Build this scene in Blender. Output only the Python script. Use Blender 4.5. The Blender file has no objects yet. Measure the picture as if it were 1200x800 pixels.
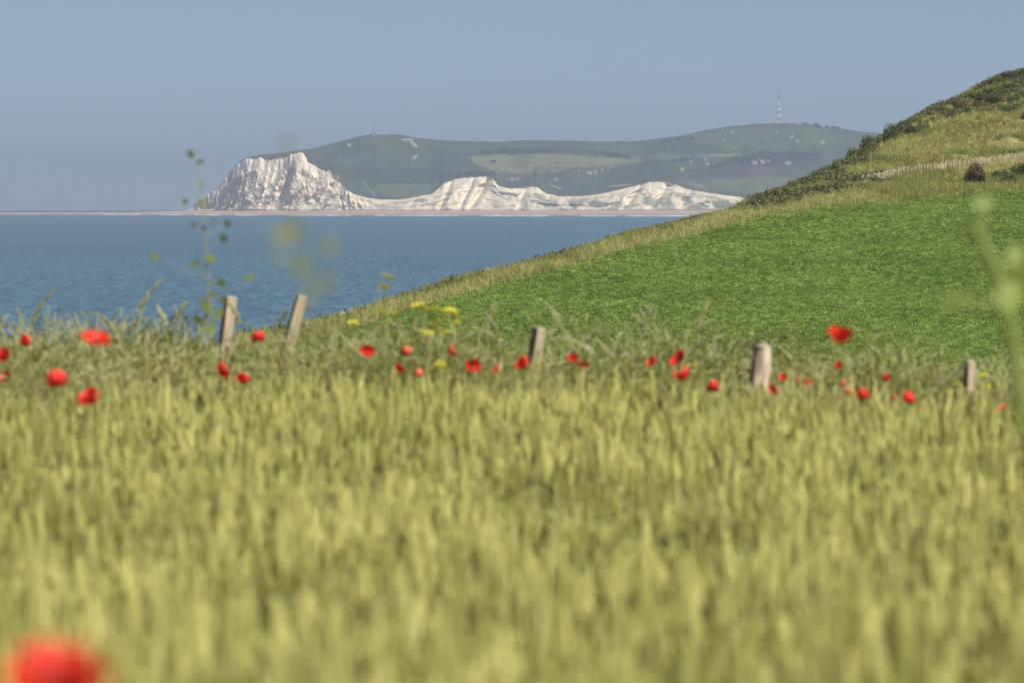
import bpy, math, random
import numpy as np
from mathutils import Vector, Matrix

R = math.radians
rng = np.random.default_rng(7)
random.seed(7)
scene = bpy.context.scene
COL = scene.collection

# ------------------------------------------------------------------ camera
LENS = 200.0
K = 36.0 / LENS / 1200.0            # radians per photograph pixel
EYE = 228.0                         # photograph row of eye level
CAMZ = 1.62
PITCH = math.atan((400 - EYE) * K)
cam_d = bpy.data.cameras.new('camera')
cam = bpy.data.objects.new('camera', cam_d)
COL.objects.link(cam)
cam_d.lens = LENS
cam_d.sensor_width = 36.0
cam_d.clip_start = 0.1
cam_d.clip_end = 80000
cam_d.dof.use_dof = True
cam_d.dof.focus_distance = 190.0
cam_d.dof.aperture_fstop = 7.1
cam.location = (0, 0, CAMZ)
cam.rotation_euler = (R(90) - PITCH, 0, 0)
scene.camera = cam

# ------------------------------------------------------------------ sky, sun, exposure
SUN_EL, SUN_AZ = 50.0, 134.0        # azimuth clockwise from the view direction
world = bpy.data.worlds.new('World')
scene.world = world
world.use_nodes = True
wn = world.node_tree
bg = wn.nodes['Background']
sky = wn.nodes.new('ShaderNodeTexSky')
sky.sky_type = 'NISHITA'
sky.sun_disc = False
sky.sun_elevation = R(SUN_EL)
sky.sun_rotation = R(SUN_AZ)
sky.altitude = 9300
sky.air_density = 1.0
sky.dust_density = 0.0
sky.ozone_density = 1.2
hsv = wn.nodes.new('ShaderNodeHueSaturation')          # a slightly greyer, hazier summer sky all round
hsv.inputs['Saturation'].default_value = 0.76
hsv.inputs['Value'].default_value = 0.73
wn.links.new(sky.outputs[0], hsv.inputs['Color'])
wn.links.new(hsv.outputs[0], bg.inputs[0])
bg.inputs[1].default_value = 0.05

sun_d = bpy.data.lights.new('sun', 'SUN')
sun_d.energy = 4.5
sun_d.angle = R(0.5)
sun_d.color = (1.0, 0.95, 0.87)
sun = bpy.data.objects.new('sun', sun_d)
COL.objects.link(sun)
sdir = Vector((math.sin(R(SUN_AZ)) * math.cos(R(SUN_EL)), math.cos(R(SUN_AZ)) * math.cos(R(SUN_EL)), math.sin(R(SUN_EL))))
sun.rotation_euler = sdir.to_track_quat('Z', 'Y').to_euler()
sun.location = (30, -30, 60)

vs = scene.view_settings
vs.view_transform = 'Standard'
vs.look = 'None'
vs.exposure = 1.05
vs.gamma = 1.0
scene.cycles.use_denoising = True
scene.cycles.max_bounces = 6
scene.cycles.volume_bounces = 0

# ------------------------------------------------------------------ helpers
def ray_pt(px, py, d):
    """point at forward distance d on the sight line of a photograph pixel"""
    u, v = (px - 600.0) * K, (400.0 - py) * K
    dy = math.cos(PITCH) + v * math.sin(PITCH)
    dz = -math.sin(PITCH) + v * math.cos(PITCH)
    s = d / dy
    return np.array((u * s, d, CAMZ + dz * s))

def z_of(py, d):
    return CAMZ + (EYE - py) * K * d

def proj(x, y, z):
    y = np.maximum(y, 0.5)
    c, s = math.cos(PITCH), math.sin(PITCH)
    f = y * c - (z - CAMZ) * s
    v = y * s + (z - CAMZ) * c
    return 600 + x / f / K, 400 - v / f / K

_perm = np.random.default_rng(3).random((256, 256))
def vnoise(x, y, seed=0):
    x = np.asarray(x, float) + seed * 17.31
    y = np.asarray(y, float) + seed * 9.77
    xi, yi = np.floor(x).astype(int), np.floor(y).astype(int)
    fx, fy = x - xi, y - yi
    fx, fy = fx * fx * (3 - 2 * fx), fy * fy * (3 - 2 * fy)
    g = lambda a, b: _perm[a & 255, b & 255]
    return (g(xi, yi) * (1 - fx) * (1 - fy) + g(xi + 1, yi) * fx * (1 - fy)
            + g(xi, yi + 1) * (1 - fx) * fy + g(xi + 1, yi + 1) * fx * fy)

def fbm(x, y, octv=4, seed=0, ridged=False):
    a, t, n = 1.0, 0.0, 0.0
    for o in range(octv):
        v = vnoise(x * 2 ** o, y * 2 ** o, seed + o * 5)
        if ridged:
            v = 1 - abs(2 * v - 1)
        t = t + a * v
        n += a
        a *= 0.5
    return t / n

def tag(o, label=None, cat=None, group=None, kind=None):
    if label: o['label'] = label
    if cat: o['category'] = cat
    if group: o['group'] = group
    if kind: o['kind'] = kind
    return o

def mesh_data(name, verts, faces, mats, fmat=None, smooth=False):
    me = bpy.data.meshes.new(name)
    me.from_pydata([tuple(map(float, v)) for v in verts], [], [tuple(map(int, f)) for f in faces])
    for m in (mats if isinstance(mats, (list, tuple)) else [mats]):
        me.materials.append(m)
    if fmat is not None:
        me.polygons.foreach_set('material_index', np.asarray(fmat, dtype=np.int32))
    if smooth:
        me.polygons.foreach_set('use_smooth', np.ones(len(me.polygons), dtype=bool))
    me.update()
    return me

def link(name, me, parent=None, loc=(0, 0, 0), rot=(0, 0, 0), scl=(1, 1, 1)):
    o = bpy.data.objects.new(name, me)
    COL.objects.link(o)
    o.location = loc
    o.rotation_euler = rot
    o.scale = scl
    if parent is not None:
        o.parent = parent
    return o

class MB:
    """collects shapes for ONE mesh"""
    def __init__(s):
        s.v, s.f, s.m = [], [], []
    def quad(s, a, b, c, d, m=0):
        n = len(s.v); s.v += [a, b, c, d]; s.f.append((n, n + 1, n + 2, n + 3)); s.m.append(m)
    def tri(s, a, b, c, m=0):
        n = len(s.v); s.v += [a, b, c]; s.f.append((n, n + 1, n + 2)); s.m.append(m)
    def strip(s, pts, widths, side, m=0):
        """ribbon along pts; side = vector across"""
        n = len(s.v)
        for p, w in zip(pts, widths):
            p = np.asarray(p); s.v += [p - side * w / 2, p + side * w / 2]
        for i in range(len(pts) - 1):
            k = n + 2 * i; s.f.append((k, k + 1, k + 3, k + 2)); s.m.append(m)
    def tube(s, pts, radii, seg=5, m=0, cap=True):
        n = len(s.v); pts = [np.asarray(p, float) for p in pts]
        for i, p in enumerate(pts):
            t = pts[min(i + 1, len(pts) - 1)] - pts[max(i - 1, 0)]
            t = t / (np.linalg.norm(t) + 1e-9)
            a = np.cross(t, (0.0, 1.0, 0.0)) if abs(t[1]) < 0.9 else np.cross(t, (1.0, 0, 0))
            a /= np.linalg.norm(a); b = np.cross(t, a)
            for k in range(seg):
                an = 2 * math.pi * k / seg
                s.v.append(p + radii[i] * (math.cos(an) * a + math.sin(an) * b))
        for i in range(len(pts) - 1):
            for k in range(seg):
                k2 = (k + 1) % seg
                s.f.append((n + i * seg + k, n + i * seg + k2, n + (i + 1) * seg + k2, n + (i + 1) * seg + k)); s.m.append(m)
        if cap:
            s.f.append(tuple(n + (len(pts) - 1) * seg + k for k in range(seg))); s.m.append(m)
            s.f.append(tuple(n + k for k in reversed(range(seg)))); s.m.append(m)
    def box(s, c, h, m=0, M=None):
        n = len(s.v); c = np.asarray(c, float)
        for dz in (-1, 1):
            for dx, dy in ((-1, -1), (1, -1), (1, 1), (-1, 1)):
                p = np.array((dx * h[0], dy * h[1], dz * h[2]))
                if M is not None: p = M @ p
                s.v.append(c + p)
        for f in ((3, 2, 1, 0), (4, 5, 6, 7), (0, 1, 5, 4), (1, 2, 6, 5), (2, 3, 7, 6), (3, 0, 4, 7)):
            s.f.append(tuple(n + i for i in f)); s.m.append(m)
    def octa(s, c, axis, length, rad, m=0):
        """pointed seed shape along axis"""
        n = len(s.v); c = np.asarray(c, float); axis = axis / np.linalg.norm(axis)
        a = np.cross(axis, (0.31, 0.9, 0.2)); a /= np.linalg.norm(a); b = np.cross(axis, a)
        s.v += [c - axis * length * .5, c + a * rad - axis * length * .1, c + b * rad - axis * length * .1,
                c - a * rad - axis * length * .1, c - b * rad - axis * length * .1, c + axis * length * .5]
        for i in range(4):
            j = (i + 1) % 4
            s.f += [(n, n + 1 + j, n + 1 + i), (n + 5, n + 1 + i, n + 1 + j)]; s.m += [m, m]
    def leaf(s, base, d, up, length, width, m=0, fold=0.0):
        d = d / np.linalg.norm(d); side = np.cross(d, up); side = side / (np.linalg.norm(side) + 1e-9)
        nrm = np.cross(side, d); base = np.asarray(base, float); n = len(s.v)
        s.v += [base, base + d * length * .5 + side * width * .5 + nrm * fold * width,
                base + d * length * .45, base + d * length * .5 - side * width * .5 + nrm * fold * width, base + d * length]
        s.f += [(n, n + 1, n + 2), (n, n + 2, n + 3), (n + 2, n + 1, n + 4), (n + 2, n + 4, n + 3)]; s.m += [m] * 4
    def data(s, name, mats, smooth=False):
        return mesh_data(name, s.v, s.f, mats, s.m, smooth)
    def build(s, name, mats, parent=None, smooth=False, **kw):
        return link(name, s.data(name, mats, smooth), parent, **kw)

def rv(lo=-1, hi=1):
    return random.uniform(lo, hi)

# ------------------------------------------------------------------ materials
def new_mat(name):
    m = bpy.data.materials.new(name); m.use_nodes = True
    return m, m.node_tree.nodes, m.node_tree.links

def leaf_mat(name, c1, c2, trans=0.3, rough=0.55, scale=3.0, c3=None, spec=0.3, pscale=0.6):
    """foliage: colour varies per instance and with a world-space noise"""
    m, n, l = new_mat(name)
    p = n['Principled BSDF']
    p.inputs['Roughness'].default_value = rough
    p.inputs['Specular IOR Level'].default_value = spec
    geo = n.new('ShaderNodeNewGeometry'); oi = n.new('ShaderNodeObjectInfo')
    nz = n.new('ShaderNodeTexNoise'); nz.inputs['Scale'].default_value = pscale; nz.inputs['Detail'].default_value = 3
    l.new(geo.outputs['Position'], nz.inputs['Vector'])
    mix = n.new('ShaderNodeMath'); mix.operation = 'MULTIPLY_ADD'
    mix.inputs[1].default_value = 0.55
    l.new(oi.outputs['Random'], mix.inputs[0])
    sc = n.new('ShaderNodeMath'); sc.operation = 'MULTIPLY_ADD'; sc.inputs[1].default_value = 1.6; sc.inputs[2].default_value = -0.55
    l.new(nz.outputs['Fac'], sc.inputs[0]); l.new(sc.outputs[0], mix.inputs[2])
    cr = n.new('ShaderNodeValToRGB')
    cr.color_ramp.elements[0].color = (*c1, 1); cr.color_ramp.elements[1].color = (*c2, 1)
    cr.color_ramp.elements[0].position = 0.1; cr.color_ramp.elements[1].position = 0.9
    if c3:
        e = cr.color_ramp.elements.new(0.97); e.color = (*c3, 1)
    l.new(mix.outputs[0], cr.inputs[0])
    l.new(cr.outputs[0], p.inputs['Base Color'])
    tr = n.new('ShaderNodeBsdfTranslucent'); l.new(cr.outputs[0], tr.inputs[0])
    ms = n.new('ShaderNodeMixShader'); ms.inputs[0].default_value = trans
    l.new(p.outputs[0], ms.inputs[1]); l.new(tr.outputs[0], ms.inputs[2])
    l.new(ms.outputs[0], n['Material Output'].inputs[0])
    return m

def plain_mat(name, c1, c2, scale=8.0, rough=0.8, bump=0.2, stretch=(1, 1, 1), coord='Object', spec=0.3):
    m, n, l = new_mat(name)
    p = n['Principled BSDF']; p.inputs['Roughness'].default_value = rough
    p.inputs['Specular IOR Level'].default_value = spec
    tc = n.new('ShaderNodeTexCoord'); mp = n.new('ShaderNodeMapping'); mp.inputs['Scale'].default_value = stretch
    l.new(tc.outputs[coord], mp.inputs[0])
    nz = n.new('ShaderNodeTexNoise'); nz.inputs['Scale'].default_value = scale; nz.inputs['Detail'].default_value = 6
    l.new(mp.outputs[0], nz.inputs['Vector'])
    cr = n.new('ShaderNodeValToRGB')
    cr.color_ramp.elements[0].color = (*c1, 1); cr.color_ramp.elements[1].color = (*c2, 1)
    cr.color_ramp.elements[0].position = 0.35; cr.color_ramp.elements[1].position = 0.68
    l.new(nz.outputs['Fac'], cr.inputs[0]); l.new(cr.outputs[0], p.inputs['Base Color'])
    if bump:
        b = n.new('ShaderNodeBump'); b.inputs['Strength'].default_value = bump; b.inputs['Distance'].default_value = 0.02
        l.new(nz.outputs['Fac'], b.inputs['Height']); l.new(b.outputs[0], p.inputs['Normal'])
    return m

def attr_mat(name, scale, amount, rough=0.9, bump=0.0, bdist=1.0, trans=None):
    """base colour from the mesh's own colour attribute, broken up by noise"""
    m, n, l = new_mat(name)
    p = n['Principled BSDF']; p.inputs['Roughness'].default_value = rough
    p.inputs['Specular IOR Level'].default_value = 0.1
    at = n.new('ShaderNodeAttribute'); at.attribute_name = 'col'
    geo = n.new('ShaderNodeNewGeometry')
    nz = n.new('ShaderNodeTexNoise'); nz.inputs['Scale'].default_value = scale; nz.inputs['Detail'].default_value = 6
    l.new(geo.outputs['Position'], nz.inputs['Vector'])
    mr = n.new('ShaderNodeMapRange'); mr.inputs[1].default_value = 0.3; mr.inputs[2].default_value = 0.7
    mr.inputs[3].default_value = 1 - amount; mr.inputs[4].default_value = 1 + amount
    l.new(nz.outputs['Fac'], mr.inputs[0])
    mx = n.new('ShaderNodeVectorMath'); mx.operation = 'SCALE'
    l.new(at.outputs['Color'], mx.inputs[0]); l.new(mr.outputs[0], mx.inputs['Scale'])
    l.new(mx.outputs[0], p.inputs['Base Color'])
    if bump:
        b = n.new('ShaderNodeBump'); b.inputs['Strength'].default_value = bump; b.inputs['Distance'].default_value = bdist
        l.new(nz.outputs['Fac'], b.inputs['Height']); l.new(b.outputs[0], p.inputs['Normal'])
    return m

def set_col(me, cols):
    a = me.color_attributes.new('col', 'FLOAT_COLOR', 'POINT')
    c = np.ones((len(cols), 4), dtype=np.float32); c[:, :3] = cols
    a.data.foreach_set('color', c.ravel())

def grid_mesh(name, X, Y, Z, mat, smooth=True):
    r, c = X.shape
    me = bpy.data.meshes.new(name)
    idx = np.arange(r * c).reshape(r, c)
    f = np.stack([idx[:-1, :-1], idx[:-1, 1:], idx[1:, 1:], idx[1:, :-1]], -1).reshape(-1, 4)
    v = np.stack([X, Y, Z], -1).reshape(-1, 3)
    me.vertices.add(len(v)); me.vertices.foreach_set('co', v.astype(np.float32).ravel())
    me.loops.add(f.size); me.loops.foreach_set('vertex_index', f.astype(np.int32).ravel())
    me.polygons.add(len(f)); me.polygons.foreach_set('loop_start', np.arange(0, f.size, 4, dtype=np.int32))
    me.polygons.foreach_set('use_smooth', np.full(len(f), smooth))
    me.materials.append(mat); me.update(calc_edges=True); me.validate()
    return me

def poly_mask(px, py, poly):
    inside = np.zeros(np.shape(px), bool)
    n = len(poly)
    for i in range(n):
        x1, y1 = poly[i]; x2, y2 = poly[(i + 1) % n]
        if y1 == y2: continue
        c = ((py > y1) != (py > y2)) & (px < (x2 - x1) * (py - y1) / (y2 - y1) + x1)
        inside ^= c
    return inside

# scatter: points mesh + geometry nodes, only for uncountable growth
def scatter(name, pts, rots, scls, idx, variants, label, cat):
    me = bpy.data.meshes.new(name)
    me.vertices.add(len(pts)); me.vertices.foreach_set('co', np.asarray(pts, np.float32).ravel())
    a = me.attributes.new('rot', 'FLOAT_VECTOR', 'POINT'); a.data.foreach_set('vector', np.asarray(rots, np.float32).ravel())
    a = me.attributes.new('scl', 'FLOAT_VECTOR', 'POINT'); a.data.foreach_set('vector', np.asarray(scls, np.float32).ravel())
    a = me.attributes.new('idx', 'INT', 'POINT'); a.data.foreach_set('value', np.asarray(idx, np.int32).ravel())
    o = link(name, me)
    coll = bpy.data.collections.new(name + '_pieces')
    for k, vm in enumerate(variants):
        coll.objects.link(bpy.data.objects.new('%s_piece_%02d' % (name, k), vm))
    ng = bpy.data.node_groups.new(name + '_growth', 'GeometryNodeTree')
    ng.interface.new_socket('Geometry', in_out='INPUT', socket_type='NodeSocketGeometry')
    ng.interface.new_socket('Geometry', in_out='OUTPUT', socket_type='NodeSocketGeometry')
    n, l = ng.nodes, ng.links
    gi, go = n.new('NodeGroupInput'), n.new('NodeGroupOutput')
    ip = n.new('GeometryNodeInstanceOnPoints')
    ci = n.new('GeometryNodeCollectionInfo'); ci.inputs['Collection'].default_value = coll
    ci.inputs['Separate Children'].default_value = True; ci.inputs['Reset Children'].default_value = True
    def na(nm, typ):
        q = n.new('GeometryNodeInputNamedAttribute'); q.data_type = typ; q.inputs['Name'].default_value = nm
        return q.outputs['Attribute']
    er = n.new('FunctionNodeEulerToRotation')
    l.new(na('rot', 'FLOAT_VECTOR'), er.inputs[0])
    l.new(gi.outputs[0], ip.inputs['Points']); l.new(ci.outputs[0], ip.inputs['Instance'])
    ip.inputs['Pick Instance'].default_value = True
    l.new(na('idx', 'INT'), ip.inputs['Instance Index'])
    l.new(er.outputs[0], ip.inputs['Rotation']); l.new(na('scl', 'FLOAT_VECTOR'), ip.inputs['Scale'])
    l.new(ip.outputs[0], go.inputs[0])
    md = o.modifiers.new('growth', 'NODES'); md.node_group = ng
    return tag(o, label, cat, kind='stuff')

# ================================================================== SETTING: near land
# silhouette and field edge of the hill: (column, field-edge row, its distance, crest row, its distance)
HILL = [(-500, 640, 200, 600, 205), (0, 470, 232, 450, 240), (200, 420, 245, 405, 262), (340, 400, 255, 388, 278),
        (400, 386, 265, 373, 290), (460, 366, 277, 352, 303), (540, 344, 292, 323, 317), (620, 322, 310, 304, 338),
        (700, 301, 330, 283, 362), (780, 282, 350, 262, 392), (860, 266, 370, 243, 420), (900, 257, 378, 228, 436),
        (940, 249, 386, 205, 455), (1000, 241, 396, 163, 492), (1060, 235, 404, 130, 525), (1130, 232, 413, 102, 548),
        (1200, 229, 421, 82, 560), (1320, 226, 430, 52, 572), (1600, 222, 440, 20, 580)]
hp = np.array([h[0] for h in HILL], float)
DS = np.arange(0, 901, 2.0)
def column_profile(h):
    px, pf, df, pc, dc = h
    d0 = min(230.0, df - 20)
    zf, zc = z_of(pf, df), z_of(pc, dc)
    z0 = z_of(max(456, pf + 20), d0)
    k = [(0, 0), (36, -0.05), (44, -0.6), (70, -3.4), (130, min(-6.2, z0 - .5)), (d0 - 30, z0 - 1.1), (d0, z0), (df, zf)]
    if px >= 980:        # the bank climbs slowly to the paling fence, then steeply
        ff = np.interp(px, [980, 1010, 1200, 1600], [212, 209, 184, 150])
        k.append((df + 42, z_of(ff + 2, df + 42)))
        k.append((df + 50, z_of(ff - 4, df + 50)))
    k += [(dc, zc), (dc + 12, zc - .25), (dc + 40, zc - 5), (dc + 110, zc - 22), (dc + 180, min(-34, zc - 36)), (900, -40)]
    k = np.array(k)
    return np.interp(DS, k[:, 0], k[:, 1])
PXS = np.arange(-500, 1601, 20.0)
tab0 = np.array([column_profile(h) for h in HILL])
TAB = np.array([[np.interp(p, hp, tab0[:, j]) for j in range(len(DS))] for p in PXS])
g = np.exp(-0.5 * (np.arange(-4, 5) / 1.6) ** 2); g /= g.sum()
TAB = np.apply_along_axis(lambda a: np.convolve(np.pad(a, 4, 'edge'), g, 'valid'), 1, TAB)
TAB = np.apply_along_axis(lambda a: np.convolve(np.pad(a, 4, 'edge'), g, 'valid'), 0, TAB)

def ground_z(x, y):
    x = np.asarray(x, float); y = np.asarray(y, float)
    yy = np.clip(y, 0, 899)
    px = np.clip(600 + x / np.maximum(yy, 8) / K, PXS[0], PXS[-1] - .01)
    i = (px - PXS[0]) / 20.0; j = yy / 2.0
    i0 = np.clip(i.astype(int), 0, len(PXS) - 2); j0 = np.clip(j.astype(int), 0, len(DS) - 2)
    fi, fj = i - i0, j - j0
    z = (TAB[i0, j0] * (1 - fi) * (1 - fj) + TAB[i0 + 1, j0] * fi * (1 - fj)
         + TAB[i0, j0 + 1] * (1 - fi) * fj + TAB[i0 + 1, j0 + 1] * fi * fj)
    near = np.clip((15 - y) / 9, 0, 1)
    z = z + .27 * near * near * (3 - 2 * near)                      # the field rises gently towards the camera
    rough = np.clip((y - 360) / 60, 0, 1)
    z = z + rough * (fbm(x / 9, y / 9, 3, 4) - .5) * 1.0
    z = z + np.clip((y - 60) / 100, 0, 1) * (fbm(x / 25, y / 25, 2, 9) - .5) * 0.5
    return z

def hit(px, py, d0=40, d1=620):
    """where a photograph pixel's sight line meets the near land"""
    ds = np.arange(d0, d1, 0.5)
    p0 = ray_pt(px, py, 1.0)
    xs = p0[0] * ds; zs = CAMZ + (p0[2] - CAMZ) * ds
    below = zs < ground_z(xs, ds)
    if not below.any(): return None
    i = int(np.argmax(below))
    return np.array((xs[i], ds[i], float(ground_z(xs[i], ds[i]))))

edge_row = lambda px: np.interp(px, hp, [h[1] for h in HILL])
edge_dist = lambda px: np.interp(px, hp, [h[2] for h in HILL])
crest_row = lambda px: np.interp(px, hp, [h[3] for h in HILL])
crest_dist = lambda px: np.interp(px, hp, [h[4] for h in HILL])

xs = np.concatenate([np.arange(-90, -12, 3.0), np.arange(-12, 100, 1.25), np.arange(100, 161, 4.0)])
ys = np.concatenate([np.arange(-20, 40, 1.0), np.arange(40, 640, 1.5), np.arange(640, 800, 10.0)])
X, Y = np.meshgrid(xs, ys)
Z = ground_z(X, Y)
M_ground = attr_mat('ground_soil', 0.9, 0.35)
me = grid_mesh('ground', X, Y, Z, M_ground)
gpx = 600 + X / np.maximum(Y, 8) / K
col = np.zeros(X.shape + (3,))
col[:] = (0.09, 0.075, 0.03)                                        # soil under the wheat
col[Y > 26] = (0.07, 0.08, 0.03)
col[Y > 120] = (0.095, 0.15, 0.03)                                 # under the green crop
hillm = Y > edge_dist(gpx) + 1.0
col[hillm] = (0.20, 0.17, 0.075)
scrub = hillm & (gpx < 1040) & (gpx > 860)
col[scrub] = (0.075, 0.075, 0.03)
set_col(me, col.reshape(-1, 3))
tag(link('ground', me), kind='structure')

# ------------------------------------------------------------------ sea (with the earth's curvature)
SEA = CAMZ - 27.0
RE = 7.3e6
def sea_z(y, x=0):
    return SEA - (np.asarray(y) ** 2 + np.asarray(x) ** 2) / (2 * RE)
sy = np.concatenate([np.linspace(150, 3000, 60), np.linspace(3100, 24000, 140)])
sx = np.linspace(-1, 1, 81)
SX = sx[None, :] * (900 + sy[:, None] * 0.25)
SY = np.repeat(sy[:, None], len(sx), 1)
m, n, l = new_mat('sea_water')
p = n['Principled BSDF']
geo = n.new('ShaderNodeNewGeometry')
mp = n.new('ShaderNodeMapping'); mp.inputs['Scale'].default_value = (0.55, 0.045, 1); l.new(geo.outputs['Position'], mp.inputs[0])
nz = n.new('ShaderNodeTexNoise'); nz.inputs['Scale'].default_value = 1.0; nz.inputs['Detail'].default_value = 5; nz.inputs['Roughness'].default_value = .6
l.new(mp.outputs[0], nz.inputs['Vector'])
mp2 = n.new('ShaderNodeMapping'); mp2.inputs['Scale'].default_value = (0.004, 0.0012, 1); l.new(geo.outputs['Position'], mp2.inputs[0])
nz2 = n.new('ShaderNodeTexNoise'); nz2.inputs['Scale'].default_value = 1.0; nz2.inputs['Detail'].default_value = 4
l.new(mp2.outputs[0], nz2.inputs['Vector'])
ad = n.new('ShaderNodeMath'); ad.operation = 'MULTIPLY_ADD'; ad.inputs[1].default_value = 0.85
l.new(nz.outputs['Fac'], ad.inputs[0])
sc2 = n.new('ShaderNodeMath'); sc2.operation = 'MULTIPLY'; sc2.inputs[1].default_value = 0.15; l.new(nz2.outputs['Fac'], sc2.inputs[0])
l.new(sc2.outputs[0], ad.inputs[2])
cr = n.new('ShaderNodeValToRGB')
cr.color_ramp.elements[0].color = (0.018, 0.050, 0.086, 1); cr.color_ramp.elements[0].position = .34
cr.color_ramp.elements[1].color = (0.066, 0.130, 0.186, 1); cr.color_ramp.elements[1].position = .66
l.new(ad.outputs[0], cr.inputs[0]); l.new(cr.outputs[0], p.inputs['Base Color'])
p.inputs['Roughness'].default_value = 0.6
p.inputs['Specular IOR Level'].default_value = 0.25
bp = n.new('ShaderNodeBump'); bp.inputs['Strength'].default_value = .6; bp.inputs['Distance'].default_value = 0.8
l.new(nz.outputs['Fac'], bp.inputs['Height']); l.new(bp.outputs[0], p.inputs['Normal'])
tag(link('sea', grid_mesh('sea', SX, SY, sea_z(SY, SX), m)), kind='structure')

# ================================================================== SETTING: far coast
CLIFF_TOP = [(-300, 247.0), (150, 247), (222, 246), (228, 240), (234, 232), (245, 227), (256, 221), (262, 212), (268, 203), (278, 193), (288, 186.5),
             (304, 186), (318, 187), (330, 184.5), (345, 180.5), (354, 178.5), (359, 184), (361, 191), (372, 196), (385, 201),
             (397, 206), (402, 214), (404, 222), (415, 228), (430, 232), (445, 234), (470, 234), (490, 230), (505, 228),
             (513, 222), (520, 215), (535, 210), (550, 208), (572, 207), (578, 210), (582, 216), (590, 220), (605, 221),
             (620, 218), (630, 220), (640, 227), (655, 230), (680, 230), (700, 228), (715, 225), (740, 219), (760, 214),
             (775, 213), (790, 216), (805, 222), (830, 226), (850, 229), (868, 231), (885, 237), (920, 240), (1500, 242)]
SKYLINE = [(222, 245.9), (228, 239.8), (234, 231.8), (245, 226.8), (256, 220.8), (262, 211.8), (268, 202.8), (278, 192), (288, 185), (304, 182), (330, 179),
           (345, 177), (362, 175), (380, 170.5), (400, 165.5), (412, 162), (424, 159), (438, 158), (472, 158), (482, 161), (500, 163),
           (540, 165.5), (590, 166), (620, 164.5), (660, 165), (700, 166), (740, 166), (770, 163), (800, 158.5), (830, 152),
           (860, 147.5), (890, 145), (912, 144.2), (940, 144.8), (960, 148), (1000, 153), (1060, 160), (1150, 168), (1500, 190)]
ip = lambda t, p: np.interp(p, [a[0] for a in t], [a[1] for a in t])
base_dist = lambda p: np.interp(p, [-300, 225, 300, 450, 700, 870, 1500], [9700, 9350, 9150, 8950, 8650, 8450, 8000])
base_row = lambda p: np.interp(p, [-300, 150, 222, 260, 400, 700, 870, 1500], [250.2, 249.0, 246.8, 246.6, 246.2, 245.8, 245.2, 244])
sky_dist = lambda p: np.interp(p, [222, 288, 360, 440, 520, 600, 760, 900, 1500], [9410, 9330, 9420, 9520, 9800, 10200, 10400, 10300, 9900])
def cliff_run(p):
    h = (base_row(p) - ip(CLIFF_TOP, p)) * K * 9000
    steep = np.interp(p, [222, 400, 430, 500, 900], [0.75, 0.9, 1.6, 1.5, 2.2])
    return 8 + h * steep

# cliffs: a sheet from the foot of the chalk to its brow, carved by gullies
cp = np.arange(220, 905, 0.5); ct = np.linspace(0, 1, 72)
CP, CT = np.meshgrid(cp, ct)
top = ip(CLIFF_TOP, CP); bot = base_row(CP)
hpx = np.maximum(bot - top, 0)
env = np.clip(hpx / 30, 0, 1) * np.sin(np.pi * np.clip(CT, 0, 1)) ** .5
lean = CP + (1 - CT) * hpx * np.interp(CP, [225, 400, 430, 900], [.45, .45, 1.1, 1.3])                                   # gullies run down to the left
head = np.interp(CP, [225, 400, 430], [1, 1, 0])
g1 = fbm(lean / np.interp(CP, [400, 440], [16, 24]), CT * np.interp(CP, [400, 440], [1.3, 2.6]) + 3, 3, 11, True)
g2 = fbm(lean / np.interp(CP, [400, 440], [5.5, 8]), CT * 4, 4, 21, True)
g3 = fbm(CP / 2.4, CT * hpx / 3.0, 3, 31)
big = -np.exp(-((CP - (352 - (1 - CT) * 26)) / 10) ** 2) * 26 * np.clip(CT * 1.3, 0, 1) - np.exp(-((CP - 290 + (1 - CT) * 14) / 14) ** 2) * 20
gul = 0 * CP
for gx, gs, gw, gd in ((574, 24, 4, 26), (556, 18, 3, 14), (530, 16, 3.5, 14), (618, 12, 4, 12), (700, 16, 4, 12), (752, 22, 4, 16), (786, 24, 4.5, 22), (812, 14, 4, 12), (489, 10, 4, 12)):
    gul = gul + gd * np.exp(-((CP - gx + (1 - CT) * gs) / gw) ** 2)  # deep rain gullies in the soft slopes
disp = env * (gul * (1 - head) + (0.5 - g1) * (44 * head + 26 * (1 - head)) + (0.5 - g2) * (20 * head + 5 * (1 - head)) + (0.5 - g3) * (9 * head + 1.5 * (1 - head)) + big * head)
talus = np.clip(CT, 0, 1) ** (1.0 + 0.5 * head)
CD = base_dist(CP) + cliff_run(CP) * (1 - (1 - CT) ** 1.0) + disp
top = top + (fbm(CP / 4.5, CP * 0, 3, 91) - .5) * np.clip(hpx / 25, 0, 1) * (1.2 + 3.8 * head) * CT
CY = bot + (top - bot) * talus + env * (g3 - .5) * 2.0 * head
CZ = CAMZ + (EYE - CY) * K * (base_dist(CP) + cliff_run(CP) * CT)
CX = (CP - 600) * K * (base_dist(CP) + cliff_run(CP) * CT) + env * (g2 - .5) * 8 * head
m_cliff = attr_mat('chalk', 0.05, 0.10, bump=0.5, bdist=6.0)
me = grid_mesh('cliffs', CX, CD, CZ, m_cliff, smooth=False)
ccol = np.zeros(CP.shape + (3,)); ccol[:] = (0.68, 0.59, 0.455)
stain = np.clip((fbm(lean / 5, CT * 7, 4, 41) - np.interp(CP, [230, 285, 300, 350, 400], [.40, .42, .50, .47, .50])) * 7, 0, 1) * env * np.interp(CT, [0, .18, .35], [.2, .5, 1])
dark = np.array((0.36, 0.335, 0.30)); warm = np.array((0.44, 0.36, 0.28)); green = np.array((0.12, 0.125, 0.07))
w = (stain * head * .65)[..., None]; ccol = ccol * (1 - w) + dark * w
w = (np.clip((fbm(CP / 18, CT * 3, 3, 51) - .5) * 5, 0, 1) * (1 - CT) * .7)[..., None]; ccol = ccol * (1 - w) + warm * w
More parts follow.
